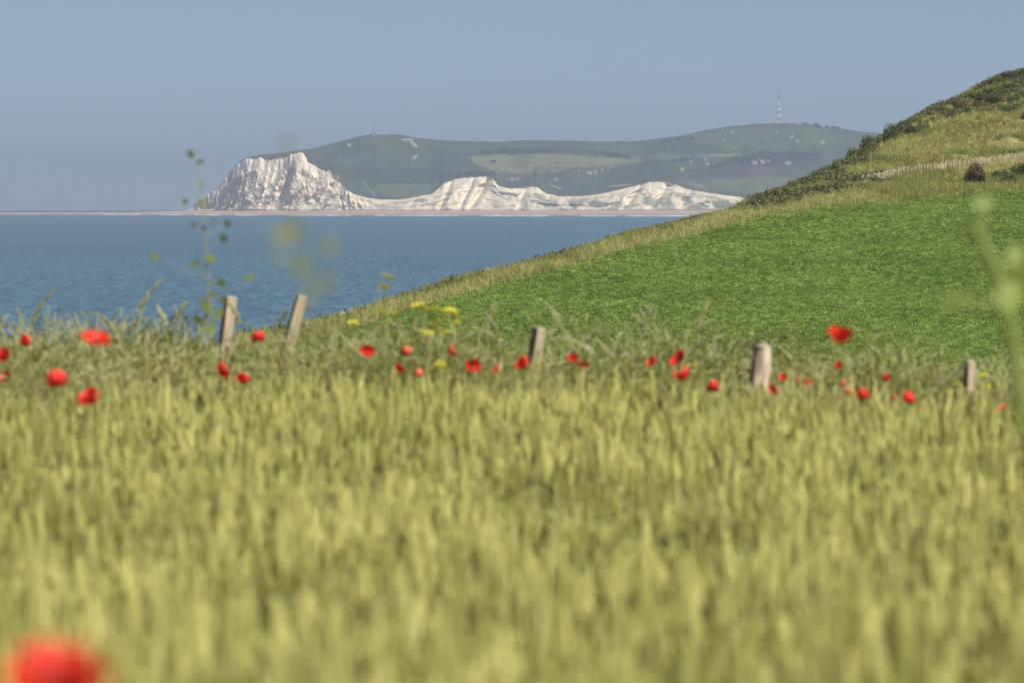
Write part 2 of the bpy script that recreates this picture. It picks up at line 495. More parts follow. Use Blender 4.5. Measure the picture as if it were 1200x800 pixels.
gm = np.clip((fbm(CP / 11, CT * 3.5, 4, 61) - .46) * 9, 0, 1)
gz = np.interp(CP, [430, 445, 470, 500, 560, 640, 660, 900], [0, .5, .6, .05, .15, .6, 1, 1]) * np.interp(CT, [0, .08, .5, .85, 1], [.3, 1, 1, .35, .15])
gz = gz * np.interp(CP, [700, 740, 790, 800], [1, .75, .75, 1])
gm2 = np.clip((fbm(CP / 7, CT * 3, 3, 71) - .42) * 8, 0, 1) * np.exp(-((CP - 344 + (1 - CT) * 10) / 9) ** 2) * np.interp(CT, [0, .3, .5, .9, 1], [0, .2, .8, .7, 0])
w = np.clip(gm * gz * .9 + gm2 * .9, 0, 1)[..., None]; ccol = ccol * (1 - w) + green * w
set_col(me, ccol.reshape(-1, 3))
tag(link('cliffs', me), kind='structure')

# hills behind the cliffs: brow of the chalk up to the skyline and down behind it
fp = np.arange(220, 1501, 1.0); ft = np.concatenate([np.linspace(0, 1, 110), [1.03, 1.1, 1.3, 1.7]])
FP, FT = np.meshgrid(fp, ft)
t = np.clip(FT, 0, 1)
d_a = base_dist(FP) + cliff_run(FP) + 1.5; d_b = np.maximum(sky_dist(FP), d_a + 20)
FD = d_a + (d_b - d_a) * FT
r_a = ip(CLIFF_TOP, FP) + 0.15; r_b = ip(SKYLINE, FP)
shape = t * .6 + .4 * (3 * t * t - 2 * t ** 3)
FY = r_a + (r_b - r_a) * shape
FZ = CAMZ + (EYE - FY) * K * FD
mid = np.sin(np.pi * t) * np.clip((r_a - r_b) / 30, 0, 1)
FZ += mid * ((fbm(FP / 70, FT * 3, 3, 5) - .5) * 40 + (fbm(FP / 20, FT * 9, 3, 6) - .5) * 12)
FZ += (FT > 0.97) * (fbm(FP / 12, FP * 0, 2, 8) - .5) * 2.0
FZ -= np.clip(FT - 1, 0, 9) * 220
FX = (FP - 600) * K * FD
qx, qy = proj(FX, FD, FZ)
fcol = np.zeros(FP.shape + (3,)); fcol[:] = (0.042, 0.050, 0.024)
v = fbm(FP / 40, FT * 6, 4, 15)[..., None]; fcol *= 0.72 + v * .56
def patch(poly, c, k=1.0):
    mk = poly_mask(qx + (fbm(qx / 9, qy / 4, 3, 77) - .5) * 5, qy + (fbm(qx / 9, qy / 4, 3, 78) - .5) * 2.0, poly)
    fcol[mk] = np.array(c) * k + fcol[mk] * (1 - k)
pale, mids, darkg, plough = (0.115, 0.118, 0.050), (0.070, 0.082, 0.034), (0.020, 0.026, 0.014), (0.045, 0.042, 0.036)
patch([(436, 222), (445, 216), (510, 214), (530, 212), (512, 222), (490, 230), (460, 232)], mids)
patch([(550, 184), (600, 180), (660, 178), (720, 182), (760, 187), (735, 194), (680, 196), (640, 203), (600, 205), (572, 198), (556, 192)], pale)
patch([(610, 196), (690, 194), (640, 200)], darkg, .4)
patch([(740, 183), (800, 181), (868, 180), (850, 184), (800, 187), (760, 188)], mids)
patch([(820, 181), (870, 180), (865, 183), (820, 184)], pale)
patch([(832, 196), (860, 185), (890, 180), (930, 178), (965, 181), (955, 190), (920, 194), (880, 197), (850, 199)], (0.026, 0.025, 0.025))
patch([(560, 178), (640, 172), (700, 176), (740, 186), (700, 184), (640, 180)], darkg, .8)
patch([(768, 206), (830, 197), (930, 194), (925, 203), (870, 210), (800, 212)], plough)
patch([(790, 212), (860, 209), (930, 207), (900, 226), (830, 224), (805, 218)], mids)
patch([(800, 160), (870, 150), (960, 152), (980, 165), (930, 176), (850, 176)], mids, .7)
patch([(380, 195), (440, 190), (520, 205), (500, 216), (440, 214), (405, 212)], darkg, .35)
chalk = (0.36, 0.34, 0.3)
for poly in ([(468, 163.2), (478, 162.4), (486, 164), (484, 165.6), (472, 164.8)], [(479, 165), (484, 165), (490, 173), (486, 173)],
             [(480, 188), (487, 181), (491, 182), (485, 187)], [(423, 211), (424, 211), (440, 229), (437, 228)],
             [(640, 214), (642, 214), (660, 222), (657, 222)], [(712, 219), (718, 217), (742, 216), (738, 217.4), (720, 219)],
             [(690, 164.5), (706, 164.5), (706, 166), (690, 166)], [(406, 168), (412, 168), (411, 172), (407, 172)],
             [(805, 213), (807, 213), (826, 219), (822, 219)]):
    mk = poly_mask(qx + (fbm(qx / 3, qy / 2, 2, 88) - .5) * 2, qy + (fbm(qx / 3, qy / 2, 2, 89) - .5) * 1.0, poly)
    fcol[mk] = np.array(chalk) * .6
me = grid_mesh('hills', FX, FD, FZ, attr_mat('far_turf', 0.02, 0.22, bump=.3, bdist=4.0))
set_col(me, fcol.reshape(-1, 3))
tag(link('hills', me), kind='structure')

def far_hit(px, py):
    """point of the far hills seen at a photograph pixel"""
    e = (qx[:110] - px) ** 2 + ((qy[:110] - py) * 1.5) ** 2
    k = np.unravel_index(np.argmin(e), e.shape)
    return np.array((FX[k], FD[k], FZ[k]))

# beach: foot of the cliffs down to the water
bp_ = np.arange(-300, 1500, 4.0); bt = np.linspace(0, 1, 16)
BP, BT = np.meshgrid(bp_, bt)
w_row = np.interp(BP, [-300, 60, 200, 260, 1500], [250.6, 250.4, 250.4, 252.0, 252.4])
b_in = base_dist(BP) + 6
zb = z_of(base_row(BP), b_in)
b_out = np.interp(BP, [-300, 60, 200, 260, 700, 1500], [9550, 9450, 9150, 8880, 8350, 7900]) + (fbm(BP / 25, BP * 0, 3, 3) - .5) * 60
zw = sea_z(b_out) - 0.4
BD = b_in + (b_out - b_in) * BT
BZ = zb + (zw - zb) * BT ** .8 + (fbm(BP / 9, BT * 5, 3, 2) - .5) * .5
BX = (BP - 600) * K * BD
me = grid_mesh('beach', BX, BD, BZ, attr_mat('sand', 0.03, 0.08))
bc = np.zeros(BP.shape + (3,)); bc[:] = (0.33, 0.25, 0.195)
wet = np.clip((BT - .45) * 3, 0, 1)[..., None]; bc = bc * (1 - wet) + np.array((0.25, 0.185, 0.16)) * wet
set_col(me, bc.reshape(-1, 3))
tag(link('beach', me), kind='structure')
# surf: low broken ridges of foam just off the waterline
m_foam = plain_mat('foam', (0.42, 0.44, 0.46), (0.55, 0.56, 0.57), 0.2, 0.6, 0)
mb = MB()
for px0 in np.arange(120, 900, 3.0):
    if vnoise(px0 / 22, 3.3) < .42: continue
    d = float(np.interp(px0, [-300, 60, 200, 260, 700, 1500], [9550, 9450, 9150, 8880, 8350, 7900])) - 45 - 50 * vnoise(px0 / 40, 8.2)
    x0, x1 = (px0 - 600) * K * d, (px0 + 3.2 - 600) * K * d
    h = 0.5 + 1.0 * vnoise(px0 / 6, 1.2)
    z = float(sea_z(d, x0)) + .05
    mb.quad((x0, d - 3, z), (x1, d - 3, z), (x1, d, z + h), (x0, d, z + h)); mb.quad((x0, d, z + h), (x1, d, z + h), (x1, d + 6, z), (x0, d + 6, z))
tag(mb.build('surf', m_foam), 'white breaking surf along the far waterline', 'surf', kind='stuff')

# ================================================================== the far things
m_stone = plain_mat('grey_stone', (0.17, 0.17, 0.18), (0.24, 0.235, 0.23), 0.3, 0.8, 0)
m_red = plain_mat('mast_red', (0.42, 0.08, 0.07), (0.5, 0.11, 0.09), 0.3, 0.6, 0)
m_white = plain_mat('mast_white', (0.72, 0.72, 0.72), (0.8, 0.8, 0.8), 0.3, 0.6, 0)
m_steel = plain_mat('steel', (0.16, 0.16, 0.18), (0.22, 0.22, 0.24), 0.3, 0.5, 0)
m_render = plain_mat('white_render', (0.4, 0.385, 0.36), (0.5, 0.48, 0.455), 0.2, 0.8, 0)
m_roof = plain_mat('slate_roof', (0.16, 0.12, 0.11), (0.25, 0.17, 0.14), 0.4, 0.8, 0)
m_glass = plain_mat('dark_window', (0.03, 0.035, 0.04), (0.05, 0.055, 0.06), 0.4, 0.2, 0)

# obelisk
b = far_hit(438, 158.6)
ob = tag(link('obelisk', None, loc=tuple(b)), 'slender grey stone obelisk on top of the chalk headland', 'monument')
hh = 15.5 * K * b[1]
mb = MB(); mb.box((0, 0, .8), (5.2, 5.2, 2.2)); mb.box((0, 0, 3.6), (3.6, 3.6, .9)); mb.build('plinth', m_stone, ob)
mb = MB()
nb = len(mb.v)
for z, r in ((4.5, 1.9), (hh - 2.2, 1.15), (hh, 0.06)):
    mb.v += [np.array((sx_ * r, sy_ * r, z)) for sx_, sy_ in ((-1, -1), (1, -1), (1, 1), (-1, 1))]
for q in (0, 4):
    for k in range(4):
        mb.f.append((q + k, q + (k + 1) % 4, q + 4 + (k + 1) % 4, q + 4 + k)); mb.m.append(0)
mb.build('shaft', m_stone, ob)

# transmission tower
b = far_hit(912, 144.8)
tw = tag(link('transmission_tower', None, loc=tuple(b)), 'tall red and white lattice transmission tower on the highest hill', 'tower')
TH = 30.0 * K * b[1]
def half(z): return np.interp(z, [0, .3 * TH, .62 * TH, TH], [4.6, 3.0, 2.2, 1.0])
lev = np.linspace(-2, TH, 9)
for i in range(8):
    mb = MB(); z0, z1 = lev[i], lev[i + 1]; a0, a1 = half(max(z0, 0)), half(z1); zm = (z0 + z1) / 2; am = (a0 + a1) / 2
    c4 = ((-1, -1), (1, -1), (1, 1), (-1, 1))
    for k in range(4):
        (u, v_), (u2, v2) = c4[k], c4[(k + 1) % 4]
        mb.tube([(u * a0, v_ * a0, z0), (u * a1, v_ * a1, z1)], [.42, .42], 4)
        mb.tube([(u * a0, v_ * a0, z0), (u2 * am, v2 * am, zm), (u * a1, v_ * a1, z1)], [.2] * 3, 4)
        mb.tube([(u2 * a0, v2 * a0, z0), (u * am, v_ * am, zm), (u2 * a1, v2 * a1, z1)], [.2] * 3, 4)
        mb.tube([(u * a1, v_ * a1, z1), (u2 * a1, v2 * a1, z1)], [.22, .22], 4)
    mb.build('lattice_section', m_white if i % 2 == 0 else m_red, tw)
mb = MB(); mb.tube([(0, 0, TH), (0, 0, TH + 5 * K * b[1])], [.85, .8], 6); mb.tube([(0, 0, TH + 5 * K * b[1]), (0, 0, TH + 8.5 * K * b[1])], [.4, .2], 6)
mb.build('antenna', m_steel, tw)
for z in (.42 * TH, .66 * TH):
    a = half(z) + .9; mb = MB(); mb.box((0, 0, z), (a, a, .35)); mb.box((0, 0, z + 1.2), (a, a, .1)); mb.build('platform', m_steel, tw)
for z, an in ((.36 * TH, 0.3), (.5 * TH, -.7), (.56 * TH, .9), (.7 * TH, 0.1)):
    mb = MB(); r = 1.5; a = half(z) + .6
    cx, cy = a * math.sin(an), -a * math.cos(an)
    mb.tube([(cx, cy, z), (cx + .5 * math.sin(an), cy - .5 * math.cos(an), z), (cx + .9 * math.sin(an), cy - .9 * math.cos(an), z)], [r * .5, r, r * .95], 10)
    mb.build('dish', m_white, tw)

# houses on the far slopes
def house(px, py, w, dpt, h, label, rz, group, roofm=None):
    b = far_hit(px, py)
    o = tag(link('house', None, loc=(b[0], b[1], b[2] - .8), rot=(0, 0, rz)), label, 'house', group)
    mb = MB(); mb.box((0, 0, h / 2 + .4), (w / 2, dpt / 2, h / 2 + .4))
    for s in (-1, 1): mb.tri(np.array((s * w / 2, -dpt / 2, h + .8)), np.array((s * w / 2, dpt / 2, h + .8)), np.array((s * w / 2, 0, h + .8 + dpt * .4)))
    mb.build('wall', m_render, o)
    mb = MB()
    for s in (-1, 1):
        mb.quad(np.array((-w / 2 - .3, s * (dpt / 2 + .4), h + .62)), np.array((w / 2 + .3, s * (dpt / 2 + .4), h + .62)),
                np.array((w / 2 + .3, 0, h + .95 + dpt * .4)), np.array((-w / 2 - .3, 0, h + .95 + dpt * .4)))
    mb.box((w * .3, 0, h + 1.2 + dpt * .4), (.4, .4, .9))
    mb.build('roof', roofm or m_roof, o)
    nw = max(2, int(w / 3.2))
    for k in range(nw):
        mb = MB(); mb.box(((k + .5) * w / nw - w / 2, -dpt / 2 - .02, h * .55 + .8), (.55, .06, .7)); mb.build('window', m_glass, o)
    return o
GH = [('white house scattered on the green slope under the tall tower', 'houses under the tall tower',
       [(858, 156, 8, 0), (846, 154, 4, .4), (830, 160, 5, 0), (910, 156, 5, .2), (928, 162, 9, 0), (934, 167, 10, -.2), (963, 168.5, 12, 0), (847, 166, 6, .3)]),
      ('white farmhouse in front of the dark wooded rise', 'farmhouses before the dark rise',
       [(884, 192.5, 13, 0), (893, 191.5, 11, .2), (889, 189, 6, 0), (923, 192.5, 14, 0), (900, 190, 6, .5)]),
      ('small white house on the low slope below the pale strip of field', 'houses below the pale strip',
       [(799, 200, 8, .2), (810, 191.5, 7, 0), (827, 187.5, 6, 0), (829, 193, 7, .3), (809, 185.5, 5, 0), (855, 182.5, 5, 0)]),
      ('white house below the large pale field above the chalk slopes', 'houses below the large pale field',
       [(594, 210.5, 5, 0), (600, 211.5, 10, 0), (606, 211, 8, .2), (652, 212, 7, 0), (678, 201.5, 6, 0), (690, 204, 12, .1), (697, 203, 9, 0), (705, 201, 6, .3), (713, 198.5, 5, 0), (718, 197, 6, 0)])]
for lab, grp, lst in GH:
    for (px, py, w, rz) in lst:
        house(px, py, w * .72, min(w * .65, 5.5), 2.0 + (w > 8) * .5, lab, rz, grp)
house(936, 145.2, 12, 7, 3.2, 'low technical building beside the foot of the lattice tower', 0.1, None, m_steel)

# far woodland: reads as one dark mass
m_wood = leaf_mat('woodland', (0.012, 0.022, 0.010), (0.032, 0.045, 0.018), 0.0, .8, pscale=.02)
crowns = []
for s in range(4):
    mb = MB()
    for k in range(90):
        a = rng.normal(size=3); a /= np.linalg.norm(a); a[2] = abs(a[2]) * .9
        c = a * (3.0 + rng.random() * 1.1) * np.array((1, 1, .9)) + np.array((0, 0, 1.2))
        dd = rng.normal(size=3); mb.leaf(c - dd * .5, dd, a + .01, 2.2, 1.9)
    crowns.append(mb.data('crown', m_wood))
wp, ws = [], []
def wood(poly, n):
    pl = np.array(poly)
    k = 0
    while k < n:
        x, y = rng.uniform(*np.array((pl[:, 0].min(), pl[:, 0].max()))), rng.uniform(pl[:, 1].min(), pl[:, 1].max())
        if poly_mask(np.array(x), np.array(y), poly):
            wp.append(far_hit(x, y) - np.array((0, 0, 1.0))); ws.append(rng.uniform(.5, 1.25)); k += 1
wood([(563, 178), (600, 176), (640, 178), (640, 181), (600, 182), (566, 181)], 60)
wood([(680, 176), (720, 179), (745, 185), (735, 187), (700, 182)], 45)
wood([(836, 196), (862, 186), (890, 181), (930, 179), (955, 182), (940, 188), (880, 190)], 150)
wood([(520, 206), (560, 201), (580, 204), (576, 208), (545, 207), (524, 208)], 45)
wood([(575, 190), (582, 189), (582, 192), (576, 192)], 6)
wood([(760, 166), (800, 160), (830, 165), (800, 168)], 14)
wood([(935, 144.6), (960, 147), (985, 150), (985, 152), (950, 149)], 14)
for (xa, ya), (xb, yb) in (((552, 192), (600, 204)), ((600, 205), (680, 197)), ((700, 182), (770, 188)), ((760, 206), (835, 198)), ((445, 216), (510, 214)), ((800, 212), (870, 209)), ((620, 190), (690, 193)), ((900, 180), (870, 168)), ((500, 176), (555, 182)), ((640, 216), (700, 210)), ((740, 214), (800, 206))):
    for q in np.linspace(0, 1, 26):                                 # hedge lines between the fields
        if rng.random() < .75:
            wp.append(far_hit(xa + (xb - xa) * q + rv() * .8, ya + (yb - ya) * q + rv() * .3) - np.array((0, 0, 1.4))); ws.append(rng.uniform(.3, .7))
wood([(780, 190), (800, 186), (820, 184), (800, 190)], 10)
wp = np.array(wp); nW = len(wp)
scatter('far_woodland', wp, np.stack([np.zeros(nW), np.zeros(nW), rng.uniform(0, 6.28, nW)], 1), np.repeat(np.array(ws)[:, None], 3, 1),
        rng.integers(0, 4, nW), crowns, 'dark hedges and woods on the far hills', 'woodland')

# ================================================================== green crop field on the slope
m_crop = leaf_mat('crop_leaf', (0.13, 0.20, 0.037), (0.215, 0.30, 0.066), .4, .5, pscale=.12, spec=.3)
cropv = []
for s in range(5):
    mb = MB()
    for k in range(34):
        a = rng.uniform(0, 6.28); r = .24 * math.sqrt(rng.random()); h = .04 + .13 * rng.random()
        d = np.array((math.cos(a + rv() * .8), math.sin(a + rv() * .8), rng.uniform(.0, .9)))
        mb.leaf((r * math.cos(a), r * math.sin(a), h), d, np.array((0, 0, 1.0)), rng.uniform(.06, .11), rng.uniform(.045, .07), fold=.15)
    cropv.append(mb.data('crop_clump', m_crop))
N = 260000
py_ = rng.uniform(205, 440, N); ppx = rng.uniform(250, 1420, N)
keep = rng.random(N) < py_ / 440.0
py_, ppx = py_[keep], ppx[keep]
cx = (ppx - 600) * K * py_
row = 0.42                                                          # sown rows running up the slope
rowdir = np.array((0.34, 0.94)); rn = np.array((rowdir[1], -rowdir[0]))
s_ = cx * rn[0] + py_ * rn[1]; sn = np.round(s_ / row) * row + rng.normal(0, .09, len(s_))
tt = cx * rowdir[0] + py_ * rowdir[1]
cx, py_ = sn * rn[0] + tt * rowdir[0], sn * rn[1] + tt * rowdir[1]
ppx = 600 + cx / py_ / K
wob = (vnoise(py_ / 3.0, cx / 3.0, 4) - .5) * 2.4
tram = np.abs(((sn + 3) % 12.0) - 6) < 0.24
keep = (py_ < edge_dist(ppx) + wob) & ~(tram & (rng.random(len(sn)) < .95)) & (py_ > 203)
cx, py_ = cx[keep], py_[keep]
nC = len(cx); zz = ground_z(cx, py_)
sc = (rng.uniform(.62, 1.08, nC) * (0.85 + .4 * vnoise(cx / 5, py_ / 9, 3)))[:, None] * np.ones((1, 3))
scatter('green_crop', np.stack([cx, py_, zz], 1), np.stack([rv() * np.zeros(nC) + rng.normal(0, .12, nC), rng.normal(0, .12, nC), rng.uniform(0, 6.28, nC)], 1), sc,
        rng.integers(0, 5, nC), cropv, 'low bright green leafy crop covering the sloping field', 'crop')

# ================================================================== hill vegetation
def tuft_mesh(nb, h, spread, w, mat, droop=.35, heads=0, hmat=None, hd_=.010):
    mb = MB()
    for k in range(nb):
        a = rng.uniform(0, 6.28); r = spread * math.sqrt(rng.random()) * .5
        b0 = np.array((r * math.cos(a), r * math.sin(a), -.03)); a2 = a + rv() * .9
        out = np.array((math.cos(a2), math.sin(a2), 0)); L = h * rng.uniform(.55, 1.1); dr = droop * rng.uniform(.3, 1.3)
        p1 = b0 + np.array((0, 0, L * .5)) + out * dr * L * .22; p2 = b0 + np.array((0, 0, L * .85)) + out * dr * L * .6
        p3 = b0 + np.array((0, 0, L * (1.0 - dr * .25))) + out * dr * L * 1.1
        sd = np.array((-math.sin(a2 + rv()), math.cos(a2 + rv()), 0)); sd /= np.linalg.norm(sd)
        mb.strip([b0, p1, p2, p3], [w, w * .9, w * .6, w * .1], sd, 0)
        if k < heads:
            t_ = p3 - p2; t_ /= np.linalg.norm(t_)
            for q in range(5): mb.octa(p3 + t_ * q * hd_ * 2.2 + np.array((rv(), rv(), 0)) * hd_ * .6, t_, hd_ * 5, hd_, 1)
    return mb.data('grass_tuft', [mat, hmat or mat])
m_tan = leaf_mat('dry_grass', (0.235, 0.235, 0.075), (0.43, 0.415, 0.16), .35, .7, pscale=.15)
m_olive = leaf_mat('olive_grass', (0.14, 0.155, 0.04), (0.27, 0.275, 0.08), .3, .6, pscale=.12)
m_scrub = leaf_mat('scrub_leaf', (0.050, 0.058, 0.016), (0.125, 0.128, 0.04), .2, .6, pscale=.25)
tan_v = [tuft_mesh(34, .62, .5, .020, m_tan, heads=8) for _ in range(4)]
oli_v = [tuft_mesh(36, .5, .5, .022, m_olive) for _ in range(4)]
scr_v = []
for s in range(4):
    mb = MB()
    for k in range(46):
        a = rng.normal(size=3); a /= np.linalg.norm(a); a[2] = abs(a[2])
        c = a * rng.uniform(.2, .48) * np.array((1.1, 1.1, .8)); d = rng.normal(size=3) + a
        mb.leaf(c, d, a + .02, rng.uniform(.12, .2), rng.uniform(.07, .12), fold=.1)
    scr_v.append(mb.data('scrub_clump', m_scrub))
N = 90000
hd = rng.uniform(235, 600, N); hx = (rng.uniform(280, 1420, N) - 600) * K * hd
keep = rng.random(N) < hd / 600.0
hd, hx = hd[keep], hx[keep]
hpx = 600 + hx / hd / K
wob = (vnoise(hd / 3.0, hx / 3.0, 4) - .5) * 2.4
keep = (hd > edge_dist(hpx) + wob + .1) & (hd < crest_dist(hpx) + 14)
hd, hx, hpx = hd[keep], hx[keep], hpx[keep]
hz = ground_z(hx, hd); _, hrow = proj(hx, hd, hz)
u_n = fbm(hx / 7, hd / 9, 3, 31)
frac = (hd - edge_dist(hpx)) / (crest_dist(hpx) - edge_dist(hpx) + 1e-6)
fence_row = np.interp(hpx, [980, 1010, 1200, 1600], [212, 209, 184, 150])
kind = np.zeros(len(hd), int)                                       # 0 tan, 1 olive, 2 scrub
left = hpx < 880
kind[left & (frac > .36 + (u_n - .5) * .9)] = 1
kind[left & (frac > .55) & (u_n > .56)] = 2
hpj = hpx + (u_n - .5) * 160
midz = (hpx >= 880) & (hpj < 1050)
kind[midz & (frac > .22 + (u_n - .5) * .3)] = 2
kind[midz & (frac > .2) & (u_n > .60)] = 1
rt = ~midz & (hpx >= 880)
lowb = rt & (hrow > fence_row)
kind[lowb & (u_n > .42)] = 1
tannish = poly_mask(hpx, hrow, [(985, 210), (1040, 172), (1090, 140), (1200, 128), (1500, 100), (1500, 175), (1200, 180), (1050, 202)])
kind[tannish] = 0; kind[tannish & (u_n + rng.normal(0, .1, len(u_n)) > .45)] = 1
upper = rt & ~tannish & ~lowb
kind[upper & (u_n > .36)] = 2
kind[upper & (u_n < .40)] = 1
crestg = poly_mask(hpx, hrow, [(1060, 140), (1075, 118), (1110, 100), (1150, 90), (1140, 112), (1100, 125)])
kind[crestg] = 1
for kk, (nm, vv, lab, cat, s0) in enumerate((('dry_grass', tan_v, 'tall dry tan grass on the bank and slope of the hill', 'grass', 1.0),
                                             ('rough_grass', oli_v, 'rough olive green grass on the hillside', 'grass', 1.0),
                                             ('low_scrub', scr_v, 'low dark scrub covering the steep side of the hill', 'scrub', 1.0))):
    q = kind == kk; nq = int(q.sum())
    s = rng.uniform(.7, 1.25, nq) * s0
    scatter(nm, np.stack([hx[q], hd[q], hz[q]], 1), np.stack([rng.normal(0, .1, nq), rng.normal(0, .1, nq), rng.uniform(0, 6.28, nq)], 1),
            np.repeat(s[:, None], 3, 1), rng.integers(0, 4, nq), vv, lab, cat)

# shrubs, each its own
m_shrub = leaf_mat('shrub_leaf', (0.034, 0.050, 0.013), (0.10, 0.12, 0.032), .25, .5, pscale=.8)
m_shrub_b = leaf_mat('brown_shrub_leaf', (0.045, 0.032, 0.018), (0.10, 0.075, 0.035), .2, .6, pscale=.8)
m_twig = plain_mat('twig', (0.06, 0.045, 0.03), (0.1, 0.08, 0.05), 20, .8, 0)
def shrub_mesh(mat, nl=1150, lumps=7, sp=.55):
    mb = MB(); C = [(rv() * sp, rv() * sp, rng.uniform(.25, .75), rng.uniform(.32, .5) * (1 if sp > .4 else 1.45)) for _ in range(lumps)]
    for k in range(nl):
        c = C[k % lumps]; a = rng.normal(size=3); a /= np.linalg.norm(a)
        p_ = np.array(c[:3]) + a * c[3] * rng.uniform(.65, 1.05)
        if p_[2] < 0: p_[2] = abs(p_[2]) * .3
        d = rng.normal(size=3) + a * .8
        mb.leaf(p_, d, a + .01, rng.uniform(.10, .17), rng.uniform(.06, .10), fold=.1)
    return mb.data('foliage', mat)
def stems_mesh():
    mb = MB()
    for k in range(6):
        a = rng.uniform(0, 6.28); mb.tube([(0, 0, -.15), (math.cos(a) * .15, math.sin(a) * .15, .25), (math.cos(a) * .4, math.sin(a) * .4, .6)], [.03, .022, .01], 4)
    return mb.data('stems', m_twig)
shr_v = [shrub_mesh(m_shrub) for _ in range(4)]; shr_b = [shrub_mesh(m_shrub_b) for _ in range(2)]; stm = stems_mesh()
round_b = shrub_mesh(m_shrub_b, 2600, 6, .30)
def shrub(px, py, wpx, label, group, brown=False, hs=.95, me=None):
    b = hit(px, py, 230)
    if b is None: return
    w_ = wpx * K * b[1]
    s = w_ / 1.9
    o = tag(link('shrub', None, loc=(b[0], b[1], b[2] - .05), rot=(0, 0, rng.uniform(0, 6.28)), scl=(s, s, s * hs)), label, 'shrub', group)
    link('foliage', me or random.choice(shr_b if brown else shr_v), o); link('stems', stm, o)
shrub(1143, 218, 30, 'dense rounded brown bush standing alone below the paling fence', None, True, 1.35, round_b)
gB = 'bushes beside the round bush'
for p_ in ((1172, 211, 26), (1195, 208, 34), (1222, 205, 36), (1184, 215, 20)): shrub(*p_, 'low dark green bush in the hedge below the fence beside the rounded bush', gB)
gC = 'bushes on the steep shoulder'
for p_ in ((968, 192, 22), (985, 180, 22), (998, 170, 24), (1012, 164, 20), (1020, 172, 26), (1034, 160, 26), (1046, 166, 24), (1003, 184, 22), (1030, 150, 18),
           (1038, 148, 15), (955, 205, 16), (1062, 152, 22), (1050, 160, 28), (1068, 160, 26), (990, 188, 24), (976, 196, 22)):
    shrub(*p_, 'dark green bush on the steep shoulder of the hill', gC)
gD = 'bushes on the hill top'
for p_ in ((1075, 148, 20), (1090, 140, 22), (1104, 133, 22), (1122, 124, 24), (1142, 116, 26), (1160, 112, 22), (1150, 128, 26), (1172, 132, 28), (1190, 122, 24),
           (1166, 100, 26), (1182, 95, 30), (1198, 92, 30), (1110, 141, 30), (1128, 130, 32), (1150, 121, 30), (1165, 124, 34), (1184, 134, 32), (1095, 147, 26), (1080, 155, 26), (1176, 112, 26), (1212, 96, 26), (1186, 106, 22), (1132, 134, 20), (1205, 140, 22)):
    shrub(p_[0], p_[1], p_[2] * .85, 'dark bramble bush near the top of the hill', gD, rng.random() < .25, .8)
gE = 'bushes on the cliff edge'
for p_ in ((500, 348, 18), (514, 343, 20), (527, 339, 18), (541, 334, 16), (738, 289, 9), (688, 292, 9), (640, 309, 12), (590, 320, 14), (860, 250, 16), (880, 244, 18)):
    shrub(*p_, 'small dark bush in the grass along the cliff edge', gE)

# bare pale scrape of earth in the hill side
b = hit(956, 203, 300)
if b is not None:
    mb = MB(); n0 = 9
    ring = [np.array((math.cos(k * 6.283 / n0) * 1.0 * rng.uniform(.6, 1.2), 0.15 * math.sin(k), 0.8 + math.sin(k * 6.283 / n0) * .9 * rng.uniform(.7, 1.1))) for k in range(n0)]
    ctr = np.array((0, -.45, .7))
    for k in range(n0): mb.tri(ctr, ring[k], ring[(k + 1) % n0])
    mb.v = [q * 1.7 for q in mb.v]
    tag(mb.build('bare_earth', plain_mat('bare_earth', (0.36, 0.29, 0.2), (0.5, 0.42, 0.31), 2, .9, .3), loc=tuple(b)), 'bare pale scrape of earth in the scrub of the hillside', 'bare earth')

# chestnut paling fence across the hill
m_pale = plain_mat('weathered_paling', (0.26, 0.22, 0.14), (0.42, 0.36, 0.25), 3, .85, .1)
fl = []
for px in np.arange(1008, 1330, 1.0):
    row_ = float(np.interp(px, [1000, 1020, 1060, 1100, 1140, 1170, 1200, 1330], [216, 212, 206.5, 203, 200, 195.5, 190.5, 168]))
    b = hit(px, row_, 380)
    if b is not None: fl.append(b)
fl = np.array(fl)
ker = np.ones(15) / 15
sm = lambda a: np.convolve(np.pad(a, 7, 'edge'), ker, 'valid')
fl[:, 0], fl[:, 1] = sm(fl[:, 0]), sm(fl[:, 1])
fence = tag(link('paling_fence', None, loc=(fl[0, 0], fl[0, 1], float(ground_z(fl[0, 0], fl[0, 1])))), 'weathered wooden paling fence running across the hillside', 'fence')
o0 = np.array(fence.location)
seg = np.concatenate([[0], np.cumsum(np.hypot(np.diff(fl[:, 0]), np.diff(fl[:, 1])))])
mb = MB(); mb.box((0, 0, .38), (.034, .014, .46)); mb.tri(np.array((-.034, -.014, .84)), np.array((.034, -.014, .84)), np.array((0, 0, .9))); picket = mb.data('picket', m_pale)
nP = min(280, int(seg[-1] / .2))
rail = []
for k in range(nP):
    s = k * seg[-1] / nP
    x, y = np.interp(s, seg, fl[:, 0]), np.interp(s, seg, fl[:, 1]); z = float(ground_z(x, y))
    link('picket', picket, fence, loc=tuple(np.array((x, y, z)) - o0), rot=(rv() * .08, rv() * .10, rv() * .3), scl=(1, 1, rng.uniform(.85, 1.12) * min(1.0, .55 + .55 * k / (.3 * nP))))
    if k % 6 == 0: rail.append(np.array((x, y, z)) - o0)
for h in (.3, .7):
    mb = MB(); mb.tube([r + np.array((0, .03, h)) for r in rail], [.012] * len(rail), 4); mb.build('wire', m_steel, fence)

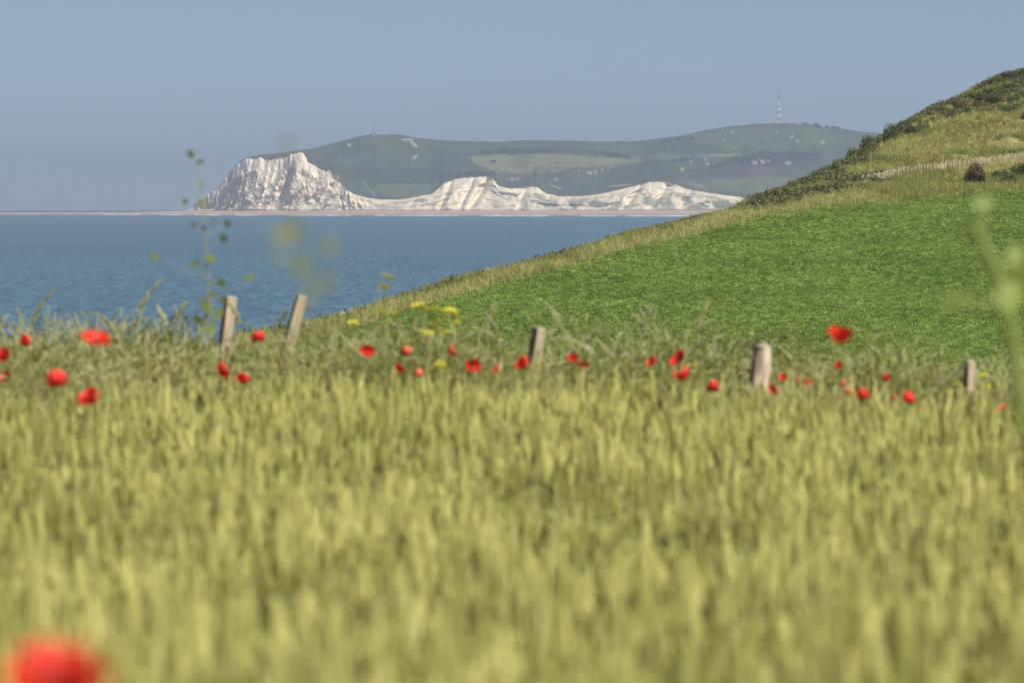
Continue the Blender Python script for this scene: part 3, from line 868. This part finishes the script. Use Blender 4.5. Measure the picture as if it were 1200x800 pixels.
# ================================================================== wheat
m_ear = leaf_mat('wheat_ear', (0.205, 0.215, 0.050), (0.59, 0.56, 0.195), .25, .6, pscale=1.2)
m_straw = leaf_mat('wheat_stem', (0.17, 0.205, 0.034), (0.32, 0.335, 0.075), .3, .6, pscale=1.0)
wheat_v = []
for s in range(8):
    mb = MB(); H = .64; lean = rv() * .05; la = rng.uniform(0, 6.28)
    ld = np.array((math.cos(la), math.sin(la), 0))
    P = [np.array((0, 0, -.02)), ld * lean * .3 + (0, 0, H * .5), ld * lean + (0, 0, H)]
    mb.tube(P, [.0021, .0019, .0015], 3, 1, cap=False)
    for hgt in (.25, .42, .53):
        if rng.random() < .25 and hgt < .5: continue
        a = rng.uniform(0, 6.28); o_ = np.array((math.cos(a), math.sin(a), 0)); sd = np.array((-math.sin(a), math.cos(a), 0)); L = rng.uniform(.13, .22)
        b0 = ld * lean * hgt / H + np.array((0, 0, hgt))
        mb.strip([b0, b0 + o_ * L * .3 + (0, 0, L * .5), b0 + o_ * L * .65 + (0, 0, L * .5), b0 + o_ * L + (0, 0, L * .15)], [.006, .011, .008, .001], sd, 1)
    ax = np.array((ld[0] * lean * 2.5 + rv() * .1, ld[1] * lean * 2.5 + rv() * .1, 1.0)); ax /= np.linalg.norm(ax)
    base = P[-1]; EL = rng.uniform(.075, .10); a0 = rng.uniform(0, 6.28); sd = np.array((math.cos(a0), math.sin(a0), 0))
    ns = 9
    for k in range(ns):
        t_ = k / ns
        for sg in (-1, 1):
            wdt = .0055 * (math.sin(math.pi * min(1, .25 + t_ * .72)) ** .6)
            mb.octa(base + ax * EL * (t_ + .05) + sd * sg * wdt, ax + sd * sg * .35, .019, .0042, 0)
    for k in range(5):
        mb.strip([base + ax * EL * (.4 + .12 * k), base + ax * (EL * (.4 + .12 * k) + .045) + sd * rv() * .012], [.0012, .0004], sd, 0)
    wheat_v.append(mb.data('wheat_stem', [m_ear, m_straw]))
WEDGE = lambda x: 24.8 - .22 * x
N = 150000
wy = 5.5 + (29.5 - 5.5) * rng.random(N) ** .8; wx = rng.uniform(-1, 1, N) * (0.108 * wy + 2.0)
dens = (0.108 * wy + 2.0) / (0.108 * 29.5 + 2.0)
gap = .6 * vnoise(wx * 2.1, wy * .9, 12) + .4 * vnoise(wx * 6, wy * 2.5, 14)
keep = (rng.random(N) < dens * 1.0) & (wy < WEDGE(wx) + (vnoise(wx * 1.5, wy, 2) - .5) * 1.6 + np.abs(rng.normal(0, 1.3, N))) & (rng.random(N) < -.6 + 3.4 * gap)
wx, wy = wx[keep], wy[keep]; nw = len(wx)
dw = wx * .166 ; rws = np.round(wx / .14) * .14 + rng.normal(0, .035, nw); wx = rws
wind = (fbm(wx * .5, wy * .5, 2, 9) - .5)
hs = rng.normal(.98, .07, nw) * (0.92 + .14 * vnoise(wx * .9, wy * .5, 6))
scatter('wheat', np.stack([wx, wy, ground_z(wx, wy)], 1), np.stack([rng.normal(0, .10, nw) + wind * .1, rng.normal(.03, .12, nw), rng.uniform(0, 6.28, nw)], 1),
        np.stack([np.full(nw, 1.0), np.full(nw, 1.0), hs], 1), rng.integers(0, 8, nw), wheat_v, 'ripening pale green wheat filling the foreground field', 'wheat')

# ================================================================== verge between wheat and fence posts
m_vg = leaf_mat('verge_grass', (0.18, 0.19, 0.05), (0.40, 0.39, 0.13), .35, .6, pscale=.9)
m_vl = leaf_mat('verge_leaf', (0.085, 0.105, 0.022), (0.23, 0.24, 0.06), .35, .55, pscale=1.2)
m_seed = leaf_mat('grass_seed', (0.30, 0.315, 0.14), (0.46, 0.45, 0.24), .35, .7, pscale=1.5)
ver_v = [tuft_mesh(30, .68, .24, .008, m_vg, droop=.45, heads=6, hmat=m_seed, hd_=.0045) for _ in range(4)]
for s in range(3):                                                  # leafy herbs
    mb = MB(); H = .7
    for st in range(3):
        a = rng.uniform(0, 6.28); tip = np.array((math.cos(a) * .14, math.sin(a) * .14, H * rng.uniform(.75, 1.05)))
        mb.tube([np.zeros(3), tip * np.array((.4, .4, .5)), tip], [.004, .003, .0015], 3)
        for k in range(16):
            t_ = .15 + .85 * k / 16; an = k * 2.4 + rv(); d = np.array((math.cos(an), math.sin(an), rng.uniform(-.2, .6)))
            mb.leaf(tip * np.array((t_ ** 1.3, t_ ** 1.3, t_)), d, np.array((0, 0, 1.0)), rng.uniform(.05, .09) * (1.25 - t_ * .6), rng.uniform(.018, .035), fold=.15)
    ver_v.append(mb.data('herb', m_vl))
N = 24000
vy = rng.uniform(22.5, 34.5, N); vx = rng.uniform(-1, 1, N) * (.108 * vy + 2.2)
keep = vy > WEDGE(vx) - .3
vx, vy = vx[keep], vy[keep]; nv = len(vx)
vh = rng.normal(1.0, .17, nv) * (.78 + .5 * vnoise(vx * 1.1, vy * .8, 5)) * np.interp(vx, [-5, -1.5, 0, 2, 5], [1.12, 1.05, 1.06, 1.0, .92]) * np.interp(vy, [22, 26, 29, 32, 35], [.82, .86, .96, .96, .82])
for qx_, qd_ in ((-1.66, 32), (-1.35, 31.5), (.1, 31), (1.2, 28.5), (2.27, 28.5)):   # shorter growth round the posts
    vh = vh * np.where((np.abs(vx - qx_ * vy / qd_) < .15) & (vy > qd_ - 3.2), .86, 1.0)
vh = np.minimum(vh, 1.5)
vi = np.where(vnoise(vx * .9, vy * .9, 8) + rng.normal(0, .12, nv) > .60, rng.integers(4, 7, nv), rng.integers(0, 4, nv))
scatter('verge_plants', np.stack([vx, vy, ground_z(vx, vy)], 1), np.stack([rng.normal(0, .12, nv), rng.normal(.02, .12, nv), rng.uniform(0, 6.28, nv)], 1),
        np.stack([np.full(nv, 1.0), np.full(nv, 1.0), vh], 1), vi, ver_v, 'tangle of wild grass and weeds along the field edge', 'weeds')

# tall grass stalks that stand out of the verge
def stalk_parts(bend, H, hl):
    mb = MB(); pts = [np.array((bend * (t_ ** 2.2) * H, 0, H * (t_ - .16 * abs(bend) * t_ ** 3))) for t_ in np.linspace(0, 1, 8)]
    mb.tube(pts, [.0036] * 5 + [.003, .0024, .002], 4); st = mb.data('stem', m_vg)
    mb = MB(); t_ = pts[-1] - pts[-2]; t_ /= np.linalg.norm(t_); c = pts[-1].copy()
    n_ = 26
    for k in range(n_):
        t_ = t_ + np.array((math.copysign(.012, bend), 0, -.022)); t_ /= np.linalg.norm(t_); c = c + t_ * hl / n_
        for q in range(2):
            a = rng.uniform(0, 6.28); o_ = np.array((math.cos(a), math.sin(a), .3))
            mb.octa(c + o_ * rng.uniform(.004, .014) * (1.1 - k / n_ * .6), t_ + o_ * .3, .026, .0042)
    return st, mb.data('seed_head', m_seed)
stv = [stalk_parts(b_, 1.0, hl) for b_, hl in ((.05, .16), (-.16, .17), (.22, .18), (-.30, .16), (.12, .20), (-.06, .12))]
GR = [(556, 362, 0), (570, 372, 3), (592, 370, 5), (588, 392, 2), (640, 372, 3), (684, 352, 1), (702, 378, 1), (741, 365, 0), (755, 384, 3), (768, 372, 5),
      (806, 362, 0), (782, 380, 2), (842, 402, 0), (852, 398, 4), (1055, 406, 3), (1008, 414, 3), (960, 404, 1), (488, 372, 2), (462, 382, 0), (312, 370, 0),
      (292, 355, 5), (142, 340, 4), (190, 362, 0), (205, 358, 5), (222, 366, 0), (20, 350, 4), (98, 370, 2), (168, 368, 1), (1110, 424, 1), (1090, 428, 4), (660, 392, 4), (720, 396, 5), (930, 424, 0), (875, 415, 2), (1170, 440, 0), (440, 388, 1)]
for i, (px, py, k) in enumerate(GR):
    d = 28.5 + 4 * rng.random(); tip = ray_pt(px, py, d); gz_ = float(ground_z(tip[0], d)); Hh = max(.7, tip[2] - gz_)
    sc_ = Hh / 1.1
    o = tag(link('grass_stalk', None, loc=(tip[0] - (0, -.06, .1, -.12, .06, -.02)[k], d, gz_ - .01), rot=(0, 0, rv() * .5), scl=(1.25, 1.5, sc_)),
            'tall pale grass stalk with a soft seed head above the weedy verge', 'grass stalk', 'tall grass stalks along the verge')
    link('stem', stv[k][0], o); link('seed_head', stv[k][1], o)

# ================================================================== fence posts
m_post = plain_mat('weathered_wood', (0.22, 0.17, 0.11), (0.42, 0.335, 0.235), 26, .85, .5, (1, 1, .12))
m_post2 = plain_mat('split_wood', (0.28, 0.20, 0.13), (0.62, 0.52, 0.40), 22, .9, .8, (1, 1, .22))
m_top = plain_mat('end_grain', (0.30, 0.26, 0.21), (0.48, 0.43, 0.36), 40, .9, .3)
def post(top_px, top_py, lean_px, d, wpx, label, yaw=0.0, rough=0.0, mat=m_post, flat=.75):
    tip = ray_pt(top_px, top_py, d); bx_ = tip[0] + lean_px * K * d
    gz_ = float(ground_z(bx_, d)); w_ = wpx * K * d / 2
    v0 = np.array((bx_, d, gz_ - .35)); ax = tip - v0; L = np.linalg.norm(ax)
    q = Vector(ax).to_track_quat('Z', 'Y'); 
    o = tag(link('fence_post', None, loc=tuple(v0)), label, 'post', 'wooden posts along the field edge')
    o.rotation_mode = 'QUATERNION'; o.rotation_quaternion = q @ Vector((0, 0, 1)).rotation_difference(Vector((0, 0, 1)))
    mb = MB(); nseg, nl = 14, 18; ring = []
    for j in range(nl):
        z = L * j / (nl - 1) * (1.0 if j < nl - 1 else .995)
        for k in range(nseg):
            a = 2 * math.pi * (k + .5) / nseg + yaw
            c_, s_2 = math.cos(a - yaw), math.sin(a - yaw)
            rr = 1.0 / max(abs(c_), abs(s_2)) if rough == 0 else 1.08
            rr = min(rr, 1.28) * w_ * (1 + (vnoise(k * .9, j * .35, 3 + int(top_px)) - .5) * (.12 + rough))
            if j == nl - 1: rr *= .94
            mb.v.append(np.array((math.cos(a) * rr, math.sin(a) * rr * flat, z + (rough * .12 * (vnoise(k * .7, 2.2, int(top_px)) - .5) if j == nl - 1 else 0))))
    for j in range(nl - 1):
        for k in range(nseg):
            k2 = (k + 1) % nseg; mb.f.append((j * nseg + k, j * nseg + k2, (j + 1) * nseg + k2, (j + 1) * nseg + k)); mb.m.append(0)
    mb.build('shaft', mat, o)
    mb = MB(); b0 = (nl - 1) * nseg
    # sawn top, a cap of its own
    mb = MB(); 
    for k in range(nseg):
        a = 2 * math.pi * (k + .5) / nseg + yaw
        c_, s_2 = math.cos(a - yaw), math.sin(a - yaw)
        rr = (1.0 / max(abs(c_), abs(s_2)) if rough == 0 else 1.08); rr = min(rr, 1.28) * w_ * .93
        mb.v.append(np.array((math.cos(a) * rr, math.sin(a) * rr * flat, L * .996 - .006)))
    for k in range(nseg): mb.v.append(np.array(mb.v[k]) * np.array((.9, .9, 1)) + np.array((0, 0, .008)))
    for k in range(nseg):
        k2 = (k + 1) % nseg; mb.f.append((k, k2, nseg + k2, nseg + k)); mb.m.append(0)
    mb.f.append(tuple(nseg + k for k in range(nseg))); mb.m.append(0)
    mb.build('sawn_top', m_top, o)
    return o
post(271, 347, -38, 32.0, 19, 'squared weathered wooden post beside the tall thin leafy weed', .35)
post(354, 346, -80, 31.5, 18, 'weathered wooden post leaning strongly to one side above poppies', .2)
post(632, 383, -46, 31.0, 18, 'slim grey wooden post with a sawn top before the green crop', .55)
post(894, 404, -34, 28.5, 23, 'thick split pale wooden post with a jagged top', .1, .45, m_post2, .85)
post(1136, 422, -8, 28.5, 17, 'short grey squared wooden post among yellow flowers', .5)
# small pale stake on the cliff edge
b = hit(361, 392, 200)
if b is not None:
    o = tag(link('marker_stake', None, loc=tuple(b)), 'thin pale marker stake on the cliff edge behind the leaning post', 'stake')
    mb = MB(); mb.tube([(0, 0, -.2), (-.08, 0, .35), (-.12, 0, .62)], [.045, .042, .04], 6); mb.build('shaft', m_pale, o)

# ================================================================== poppies
m_petal = leaf_mat('poppy_petal', (0.68, 0.028, 0.016), (0.82, 0.055, 0.034), .4, .5, pscale=6)
m_petal_o = leaf_mat('faded_poppy_petal', (0.66, 0.10, 0.05), (0.78, 0.17, 0.09), .35, .5, pscale=6)
m_pstem = leaf_mat('poppy_stem', (0.10, 0.14, 0.04), (0.17, 0.2, 0.07), .1, .6)
m_pist = plain_mat('poppy_centre', (0.012, 0.012, 0.010), (0.05, 0.055, 0.03), 60, .7, 0)
def petal_mesh(cup, mat, wide=1.0):
    mb = MB(); nr, na_ = 6, 8; n0 = 0
    for i in range(nr):
        r = i / (nr - 1)
        for j in range(na_):
            a = (j / (na_ - 1) - .5) * 2.0 * wide
            rr = (.06 + .94 * r) * (1 - .10 * abs(a) ** 2) * (1 + .05 * math.sin(j * 2.3 + i))
            e = cup * r ** 1.2
            rad = rr * math.cos(e) * .98; zz_ = rr * math.sin(e) + .03 * math.sin(j * 1.9) * r
            mb.v.append(np.array((rad * math.cos(a), rad * math.sin(a), zz_)))
    for i in range(nr - 1):
        for j in range(na_ - 1):
            k = i * na_ + j; mb.f.append((k, k + na_, k + na_ + 1, k + 1)); mb.m.append(0)
    return mb.data('petal', mat, True)
petals = {}
for ci, cup in enumerate((.35, .65, 1.1)):
    for oi_, mt in enumerate((m_petal, m_petal_o)):
        petals[(ci, oi_)] = [petal_mesh(cup, mt), petal_mesh(cup + .22, mt, .9)]
mb = MB(); mb.tube([(0, 0, -.06), (0, 0, .14), (0, 0, .20)], [.05, .11, .10], 8)
for k in range(28):
    a = k * 2.4; r = .22 + .10 * (k % 3) / 2; mb.octa(np.array((r * math.cos(a) * .8, r * math.sin(a) * .8, .14 + .03 * (k % 4))), np.array((math.cos(a) * .6, math.sin(a) * .6, 1)), .10, .022)
centre_me = mb.data('flower_centre', m_pist)
def poppy(px, py, wpx, cup=1, faded=0, tilt=.5, az=None, dia=.085, d=None, label=None, group=None, squash=1.0):
    d = d or min(27.0 if faded else 26.0, dia / (wpx * K), (.86 if faded else .80) / ((py - EYE) * K)); c = ray_pt(px, py, d); gz_ = float(ground_z(c[0], d)); rad = wpx * K * d / 2 / (.82, .76, .64)[cup]
    az = rng.uniform(0, 6.28) if az is None else az
    if label is None:
        if faded: label, group = 'faded orange red poppy half hidden in the weedy verge', 'faded poppies in the verge'
        elif px < 320: label, group = 'bright red poppy over the wheat on the seaward side', 'poppies on the seaward side'
        elif px < 700: label, group = 'bright red poppy in the verge around the slim grey post', 'poppies around the slim grey post'
        elif px < 860: label, group = 'bright red poppy in the grass between the slim and the split post', 'poppies between the slim and split posts'
        else: label, group = 'bright red poppy in the grass between the split and the short post', 'poppies between the split and short posts'
    o = tag(link('poppy', None, loc=(c[0] + rv() * .03, d + .02, gz_)), label, 'poppy', group)
    top = c - np.array(o.location); mb = MB()
    bx = rv() * .05
    mb.tube([np.zeros(3), np.array((bx, 0, top[2] * .4)), np.array((top[0] * .7 + bx * .5, top[1] * .7, top[2] * .8)), top - np.array((0, 0, .004))], [.0022, .0022, .002, .0018], 5)
    mb.build('stem', m_pstem, o)
    Mx = Matrix.Rotation(az, 3, 'Z') @ Matrix.Rotation(tilt, 3, 'X')
    for k in range(4):
        e = (Mx @ Matrix.Rotation(k * math.pi / 2 + rv() * .15, 3, 'Z')).to_euler()
        off = Mx @ Vector((0, 0, -.12 * rad if cup else 0))
        link('petal', petals[(cup, faded)][k % 2], o, loc=tuple(top + np.array(off)), rot=e, scl=(rad * rng.uniform(.78, 1.1), rad * rng.uniform(.85, 1.15), rad * squash * rng.uniform(.8, 1.25)))
    link('flower_centre', centre_me, o, loc=tuple(top + np.array(Mx @ Vector((0, 0, .02 * rad)))), rot=Mx.to_euler(), scl=(rad,) * 3)
PO = [(4, 421, 24, 1, 0), (31, 403, 17, 2, 0), (63, 449, 29, 1, 0), (109, 470, 30, 1, 0), (258, 436, 23, 1, 0), (287, 447, 18, 2, 0),
      (303, 398, 17, 1, 0), (429, 414, 18, 1, 0), (466, 433, 17, 1, 0), (553, 431, 20, 1, 0), (615, 428, 19, 1, 0), (670, 421, 16, 1, 0), (765, 426, 16, 1, 0),
      (797, 422, 22, 0, 0), (800, 443, 25, 1, 0), (836, 456, 16, 0, 0), (918, 444, 13, 1, 0), (983, 430, 13, 1, 0),
      (1010, 467, 20, 1, 0), (1069, 470, 17, 2, 0),
      (8, 444, 20, 1, 1), (477, 414, 15, 1, 1), (490, 440, 14, 1, 1), (528, 414, 15, 1, 1), (583, 434, 13, 1, 1), (683, 430, 17, 0, 1), (932, 446, 13, 1, 1),
      (946, 449, 11, 1, 1), (990, 451, 13, 1, 1), (991, 461, 11, 1, 1), (907, 458, 13, 1, 1), (912, 461, 12, 0, 1), (1048, 468, 10, 1, 1), (1177, 479, 14, 0, 1)]
PL = {(4, 421): 'red poppy above a faded orange one at the sea end of the verge', (31, 403): 'narrow upright red poppy seen from the side before the sea',
      (63, 449): 'full red poppy between the narrow upright poppy and the lowest poppy in the wheat', (109, 470): 'oval red poppy low in the wheat below the wide open poppy',
      (258, 436): 'red poppy in front of the squared post beside the tall thin weed', (287, 447): 'half closed red poppy low between the squared post and the leaning post',
      (303, 398): 'red poppy level with the feet of the squared and leaning posts', (429, 414): 'round red poppy between the leaning post and the yellow mustard',
      (466, 433): 'red poppy just below the yellow mustard flowers', (553, 431): 'loose petalled red poppy between the mustard and the slim grey post',
      (615, 428): 'red poppy right against the foot of the slim grey post', (670, 421): 'red poppy directly under a white wildflower',
      (765, 426): 'red poppy next to the stacked pair of poppies', (797, 422): 'flat red poppy, upper one of a stacked pair', (800, 443): 'fuller red poppy, lower one of a stacked pair',
      (836, 456): 'small flat red poppy between the stacked pair and the split post', (918, 444): 'red poppy standing next to the thick split post',
      (983, 430): 'small red poppy directly beneath the large high poppy', (1010, 467): 'red poppy low at the wheat edge below the narrow poppy bud',
      (1069, 470): 'pointed half open red poppy low at the wheat edge near the short post',
      (8, 444): 'faded orange poppy directly below a red one at the sea end of the verge', (683, 430): 'faded flat poppy below the poppy with the white wildflower',
      (1177, 479): 'faded flat poppy beside the short post and the thick blurred stalk', (477, 414): 'pale orange poppy among the yellow mustard flowers'}
for (px, py, w_, cu, fa) in PO:
    poppy(px, py, w_, cu, fa, label=PL.get((px, py)), group=None if (px, py) in PL else 'x', tilt=rng.uniform(.3, 1.1), dia=.082 if w_ < 26 else .085)
poppy(112, 403, 37, 0, 0, tilt=.32, az=.5, dia=.094, label='wide open flat red poppy standing highest near the tall thin weed')
poppy(986, 397, 31, 1, 0, tilt=.45, az=-.3, dia=.085, label='large red poppy rising high above the wheat beside the split post')
poppy(1035, 445, 13, 2, 0, tilt=.95, az=1.2, dia=.065, label='narrow red poppy bud seen edge on near the short post')
poppy(66, 822, 140, 0, 0, tilt=.2, az=.3, d=4.0, label='big blurred red poppy rising out of the foreground wheat')

# ================================================================== wild flowers and tall weeds
m_yel = leaf_mat('mustard_petal', (0.48, 0.46, 0.05), (0.62, 0.58, 0.10), .3, .5, pscale=5)
m_wht = leaf_mat('white_petal', (0.62, 0.62, 0.55), (0.76, 0.76, 0.7), .3, .5, pscale=5)
m_weed = leaf_mat('weed_leaf', (0.20, 0.26, 0.06), (0.33, 0.38, 0.11), .35, .5, pscale=3)
m_weedst = leaf_mat('weed_stem', (0.22, 0.22, 0.09), (0.30, 0.30, 0.12), .1, .6, pscale=3)
def cluster_mesh(mat, n_, r, fl_):
    mb = MB()
    for k in range(n_):
        a = rng.normal(size=3); a /= np.linalg.norm(a); a[2] = abs(a[2]) * .7 + .1; c = a * r * rng.uniform(.4, 1)
        for q in range(4):
            an = q * 1.571 + k; mb.leaf(c, np.array((math.cos(an), math.sin(an), .35)), np.array((0, 0, 1.0)), fl_, fl_ * .8)
    return mb.data('flower_cluster', mat)
yel_c = [cluster_mesh(m_yel, 16, .03, .016) for _ in range(2)]; wht_c = [cluster_mesh(m_wht, 16, .02, .008) for _ in range(2)]
def flower_plant(name, heads, d, clus, label, cat, group=None, s=1.0, mat=m_weedst):
    tops = [ray_pt(px, py, d + rv() * .25) for px, py in heads]
    bx_ = float(np.mean([t_[0] for t_ in tops])); gz_ = float(ground_z(bx_, d))
    o = tag(link(name, None, loc=(bx_, d, gz_)), label, cat, group); b0 = np.array(o.location)
    zt = max(t_[2] for t_ in tops) - gz_
    mb = MB(); node = np.array((rv() * .03, 0, zt * .55)); mb.tube([np.zeros(3), node], [.004, .003], 5)
    for t_ in tops:
        q = t_ - b0; mb.tube([node, node * .4 + q * .6 + np.array((0, 0, -.05)), q], [.0028, .002, .0014], 4)
    mb.build('stem', mat, o)
    mb = MB()
    for k in range(14):
        an = k * 2.4; h = zt * rng.uniform(.1, .8); mb.leaf((rv() * .02, rv() * .02, h), np.array((math.cos(an), math.sin(an), .4)), np.array((0, 0, 1.0)), rng.uniform(.06, .11), .03, fold=.1)
    mb.build('leaves', m_vl, o)
    for i, t_ in enumerate(tops):
        link('flower_cluster', clus[i % 2], o, loc=tuple(t_ - b0), rot=(rv() * .3, rv() * .3, rv() * 3), scl=(s * rng.uniform(.8, 1.2),) * 3)
flower_plant('mustard_plant', [(497, 362), (503, 366), (512, 364), (490, 360), (508, 384), (514, 378)], 29.0, yel_c, 'yellow flowering mustard plant growing taller than its neighbours', 'mustard plant')
flower_plant('mustard_plant', [(522, 371), (528, 366), (532, 374), (519, 389), (512, 390), (525, 392), (537, 380)], 28.6, yel_c, 'thick yellow flowering mustard plant with the most flower heads', 'mustard plant')
flower_plant('mustard_plant', [(448, 368), (456, 366), (462, 371), (452, 378), (436, 373), (414, 380)], 30.5, yel_c, 'yellow flowering plant in the verge before the cliff edge', 'mustard plant')
flower_plant('mustard_plant', [(454, 327), (450, 338)], 24.0, yel_c, 'tall single yellow flower head standing against the sea', 'mustard plant', s=.95)
flower_plant('mustard_plant', [(480, 402), (500, 393), (517, 430), (526, 438)], 28.0, yel_c, 'low orange yellow flowers in the verge among faded poppies', 'mustard plant')
flower_plant('mustard_plant', [(1123, 453), (1152, 441), (1161, 456), (1142, 474), (1128, 476), (1112, 462)], 27.0, yel_c, 'scattered yellow flowers round the short grey post', 'mustard plant', s=.8)
flower_plant('mustard_plant', [(812, 429), (674, 438), (757, 448)], 28.0, yel_c, 'sparse small yellow flowers low in the verge', 'mustard plant', s=.8)
flower_plant('white_wildflower', [(671, 412), (668, 418), (690, 410)], 28.5, wht_c, 'white flowering weed just behind a red poppy by the slim grey post', 'wildflower', s=1.0)
flower_plant('white_wildflower', [(716, 416), (734, 416), (741, 440)], 28.5, wht_c, 'white flowering weed in the grass away from the posts', 'wildflower', s=.7)
flower_plant('white_wildflower', [(446, 341), (438, 352), (432, 360), (402, 368), (411, 364)], 29.5, wht_c, 'pale seeding weed at the edge of the sea view', 'wildflower', s=.7)

m_weed2 = leaf_mat('thin_weed_leaf', (0.09, 0.125, 0.03), (0.22, 0.265, 0.08), .35, .5, pscale=9)
def tall_weed(path, d, leaves, branches, srad, label, mats=(m_weedst, m_weed)):
    P = [ray_pt(px, py, d) for px, py in path]; gz_ = float(ground_z(P[0][0], d))
    base = np.array((P[0][0], d, gz_)); o = tag(link('tall_weed', None, loc=tuple(base)), label, 'weed')
    pts = [np.zeros(3)] + [q - base for q in P]
    mb = MB(); mb.tube(pts, list(np.linspace(srad, srad * .5, len(pts))), 6); mb.build('stem', mats[0], o, smooth=True)
    for a_, b_ in branches:
        mb = MB(); q0, q1 = ray_pt(*a_, d) - base, ray_pt(*b_, d + rv() * .15) - base
        mb.tube([q0, (q0 + q1) / 2 + np.array((0, 0, -.01)), q1], [srad * .4, srad * .3, srad * .2], 4); mb.build('branch', mats[0], o)
    for (px, py, lpx, wpx, ang) in leaves:
        mb = MB(); c = ray_pt(px, py, d + rv() * .05) - base; L, W = lpx * K * d, wpx * K * d
        dd = np.array((math.cos(ang), rv() * .4, math.sin(ang)))
        nn = 7; pp, ww = [], []
        for k in range(nn):
            t_ = k / (nn - 1); pp.append(c + dd * L * (t_ - .5) + np.array((0, 0, -.18 * L * (t_ - .4) ** 2))); ww.append(W * max(.03, math.sin(math.pi * min(1, t_ * .93 + .04)) ** .8))
        sd = np.cross(dd, np.array((0.15 * rv(), 1.0, .25 * rv()))); sd /= np.linalg.norm(sd)
        mb.strip(pp, ww, sd); mb.build('leaf', mats[1], o)
tall_weed([(250, 420), (247, 370), (244, 330), (241, 290), (239, 250), (236, 212), (233, 188), (224, 176)], 21.0,
          [(240, 357, 20, 11, 1.9), (257, 367, 18, 9, .9), (248, 345, 14, 7, .4), (259, 331, 14, 8, -.8), (228, 309, 15, 7, .6), (246, 303, 10, 14, 1.2), (180, 300, 11, 9, .3),
           (293, 325, 11, 9, .2), (266, 262, 8, 8, 0), (262, 279, 10, 10, .7), (224, 180, 9, 11, 1.2), (234, 190, 6, 9, 1.8), (236, 215, 4, 7, 1.4), (250, 258, 6, 5, 0), (239, 267, 7, 5, 1),
           (227, 264, 8, 5, .4), (262, 352, 14, 7, -.4), (232, 374, 16, 9, 2.4), (246, 384, 18, 11, 1.0), (217, 236, 7, 9, .2), (237, 237, 6, 11, 1.5)],
          [((243, 320), (228, 309)), ((244, 330), (259, 329)), ((240, 275), (265, 262)), ((241, 290), (262, 280)), ((246, 350), (292, 326)), ((243, 325), (181, 301)), ((237, 225), (224, 178))],
          .0032, 'tall thin leafy weed with sparse leaves rising above the sea beside a post', (m_weedst, m_weed2))
tall_weed([(372, 640), (368, 480), (364, 360), (358, 290), (346, 220), (336, 160)], 6.0,
          [(336, 166, 18, 8, 1.5), (332, 275, 28, 16, .2), (345, 268, 22, 14, -.3), (388, 288, 22, 16, 1.2), (354, 312, 24, 18, .5), (384, 330, 22, 16, 1.4), (362, 345, 24, 12, .9), (330, 300, 18, 10, 0)],
          [((357, 285), (334, 275)), ((360, 310), (388, 290)), ((364, 355), (384, 330))], .0012, 'fine stemmed leafy weed blurred in front of the sea and leaning post', (m_weedst, m_vl))
tall_weed([(1226, 640), (1206, 520), (1194, 455), (1187, 400), (1180, 350), (1166, 312), (1148, 278), (1141, 262)], 9.0,
          [(1182, 346, 40, 30, 1.4), (1146, 272, 40, 18, 2.2), (1196, 325, 56, 18, .9), (1118, 352, 46, 16, .6), (1190, 300, 30, 22, 1.2), (1152, 238, 14, 24, 1.7), (1196, 468, 40, 14, .1), (1172, 330, 36, 18, 2.1)],
          [((1180, 350), (1120, 352)), ((1150, 280), (1153, 240)), ((1180, 350), (1198, 300))], .0125, 'thick pale green weed stalk blurred in front of the green crop', (m_weed, m_weed))

# ================================================================== haze
mb = MB(); mb.box((0, 11900, 62.0), (7600, 12400, 128.0))
m, n, l = new_mat('haze_air'); n.remove(n['Principled BSDF'])
pv = n.new('ShaderNodeVolumePrincipled'); pv.inputs['Color'].default_value = (0.345, 0.43, 0.58, 1); pv.inputs['Density'].default_value = 9.0e-5
pv.inputs['Anisotropy'].default_value = 0.0
l.new(pv.outputs[0], n['Material Output'].inputs['Volume'])
tag(mb.build('haze', m), 'pale blue haze hanging over the sea and far coast', 'haze', kind='stuff')
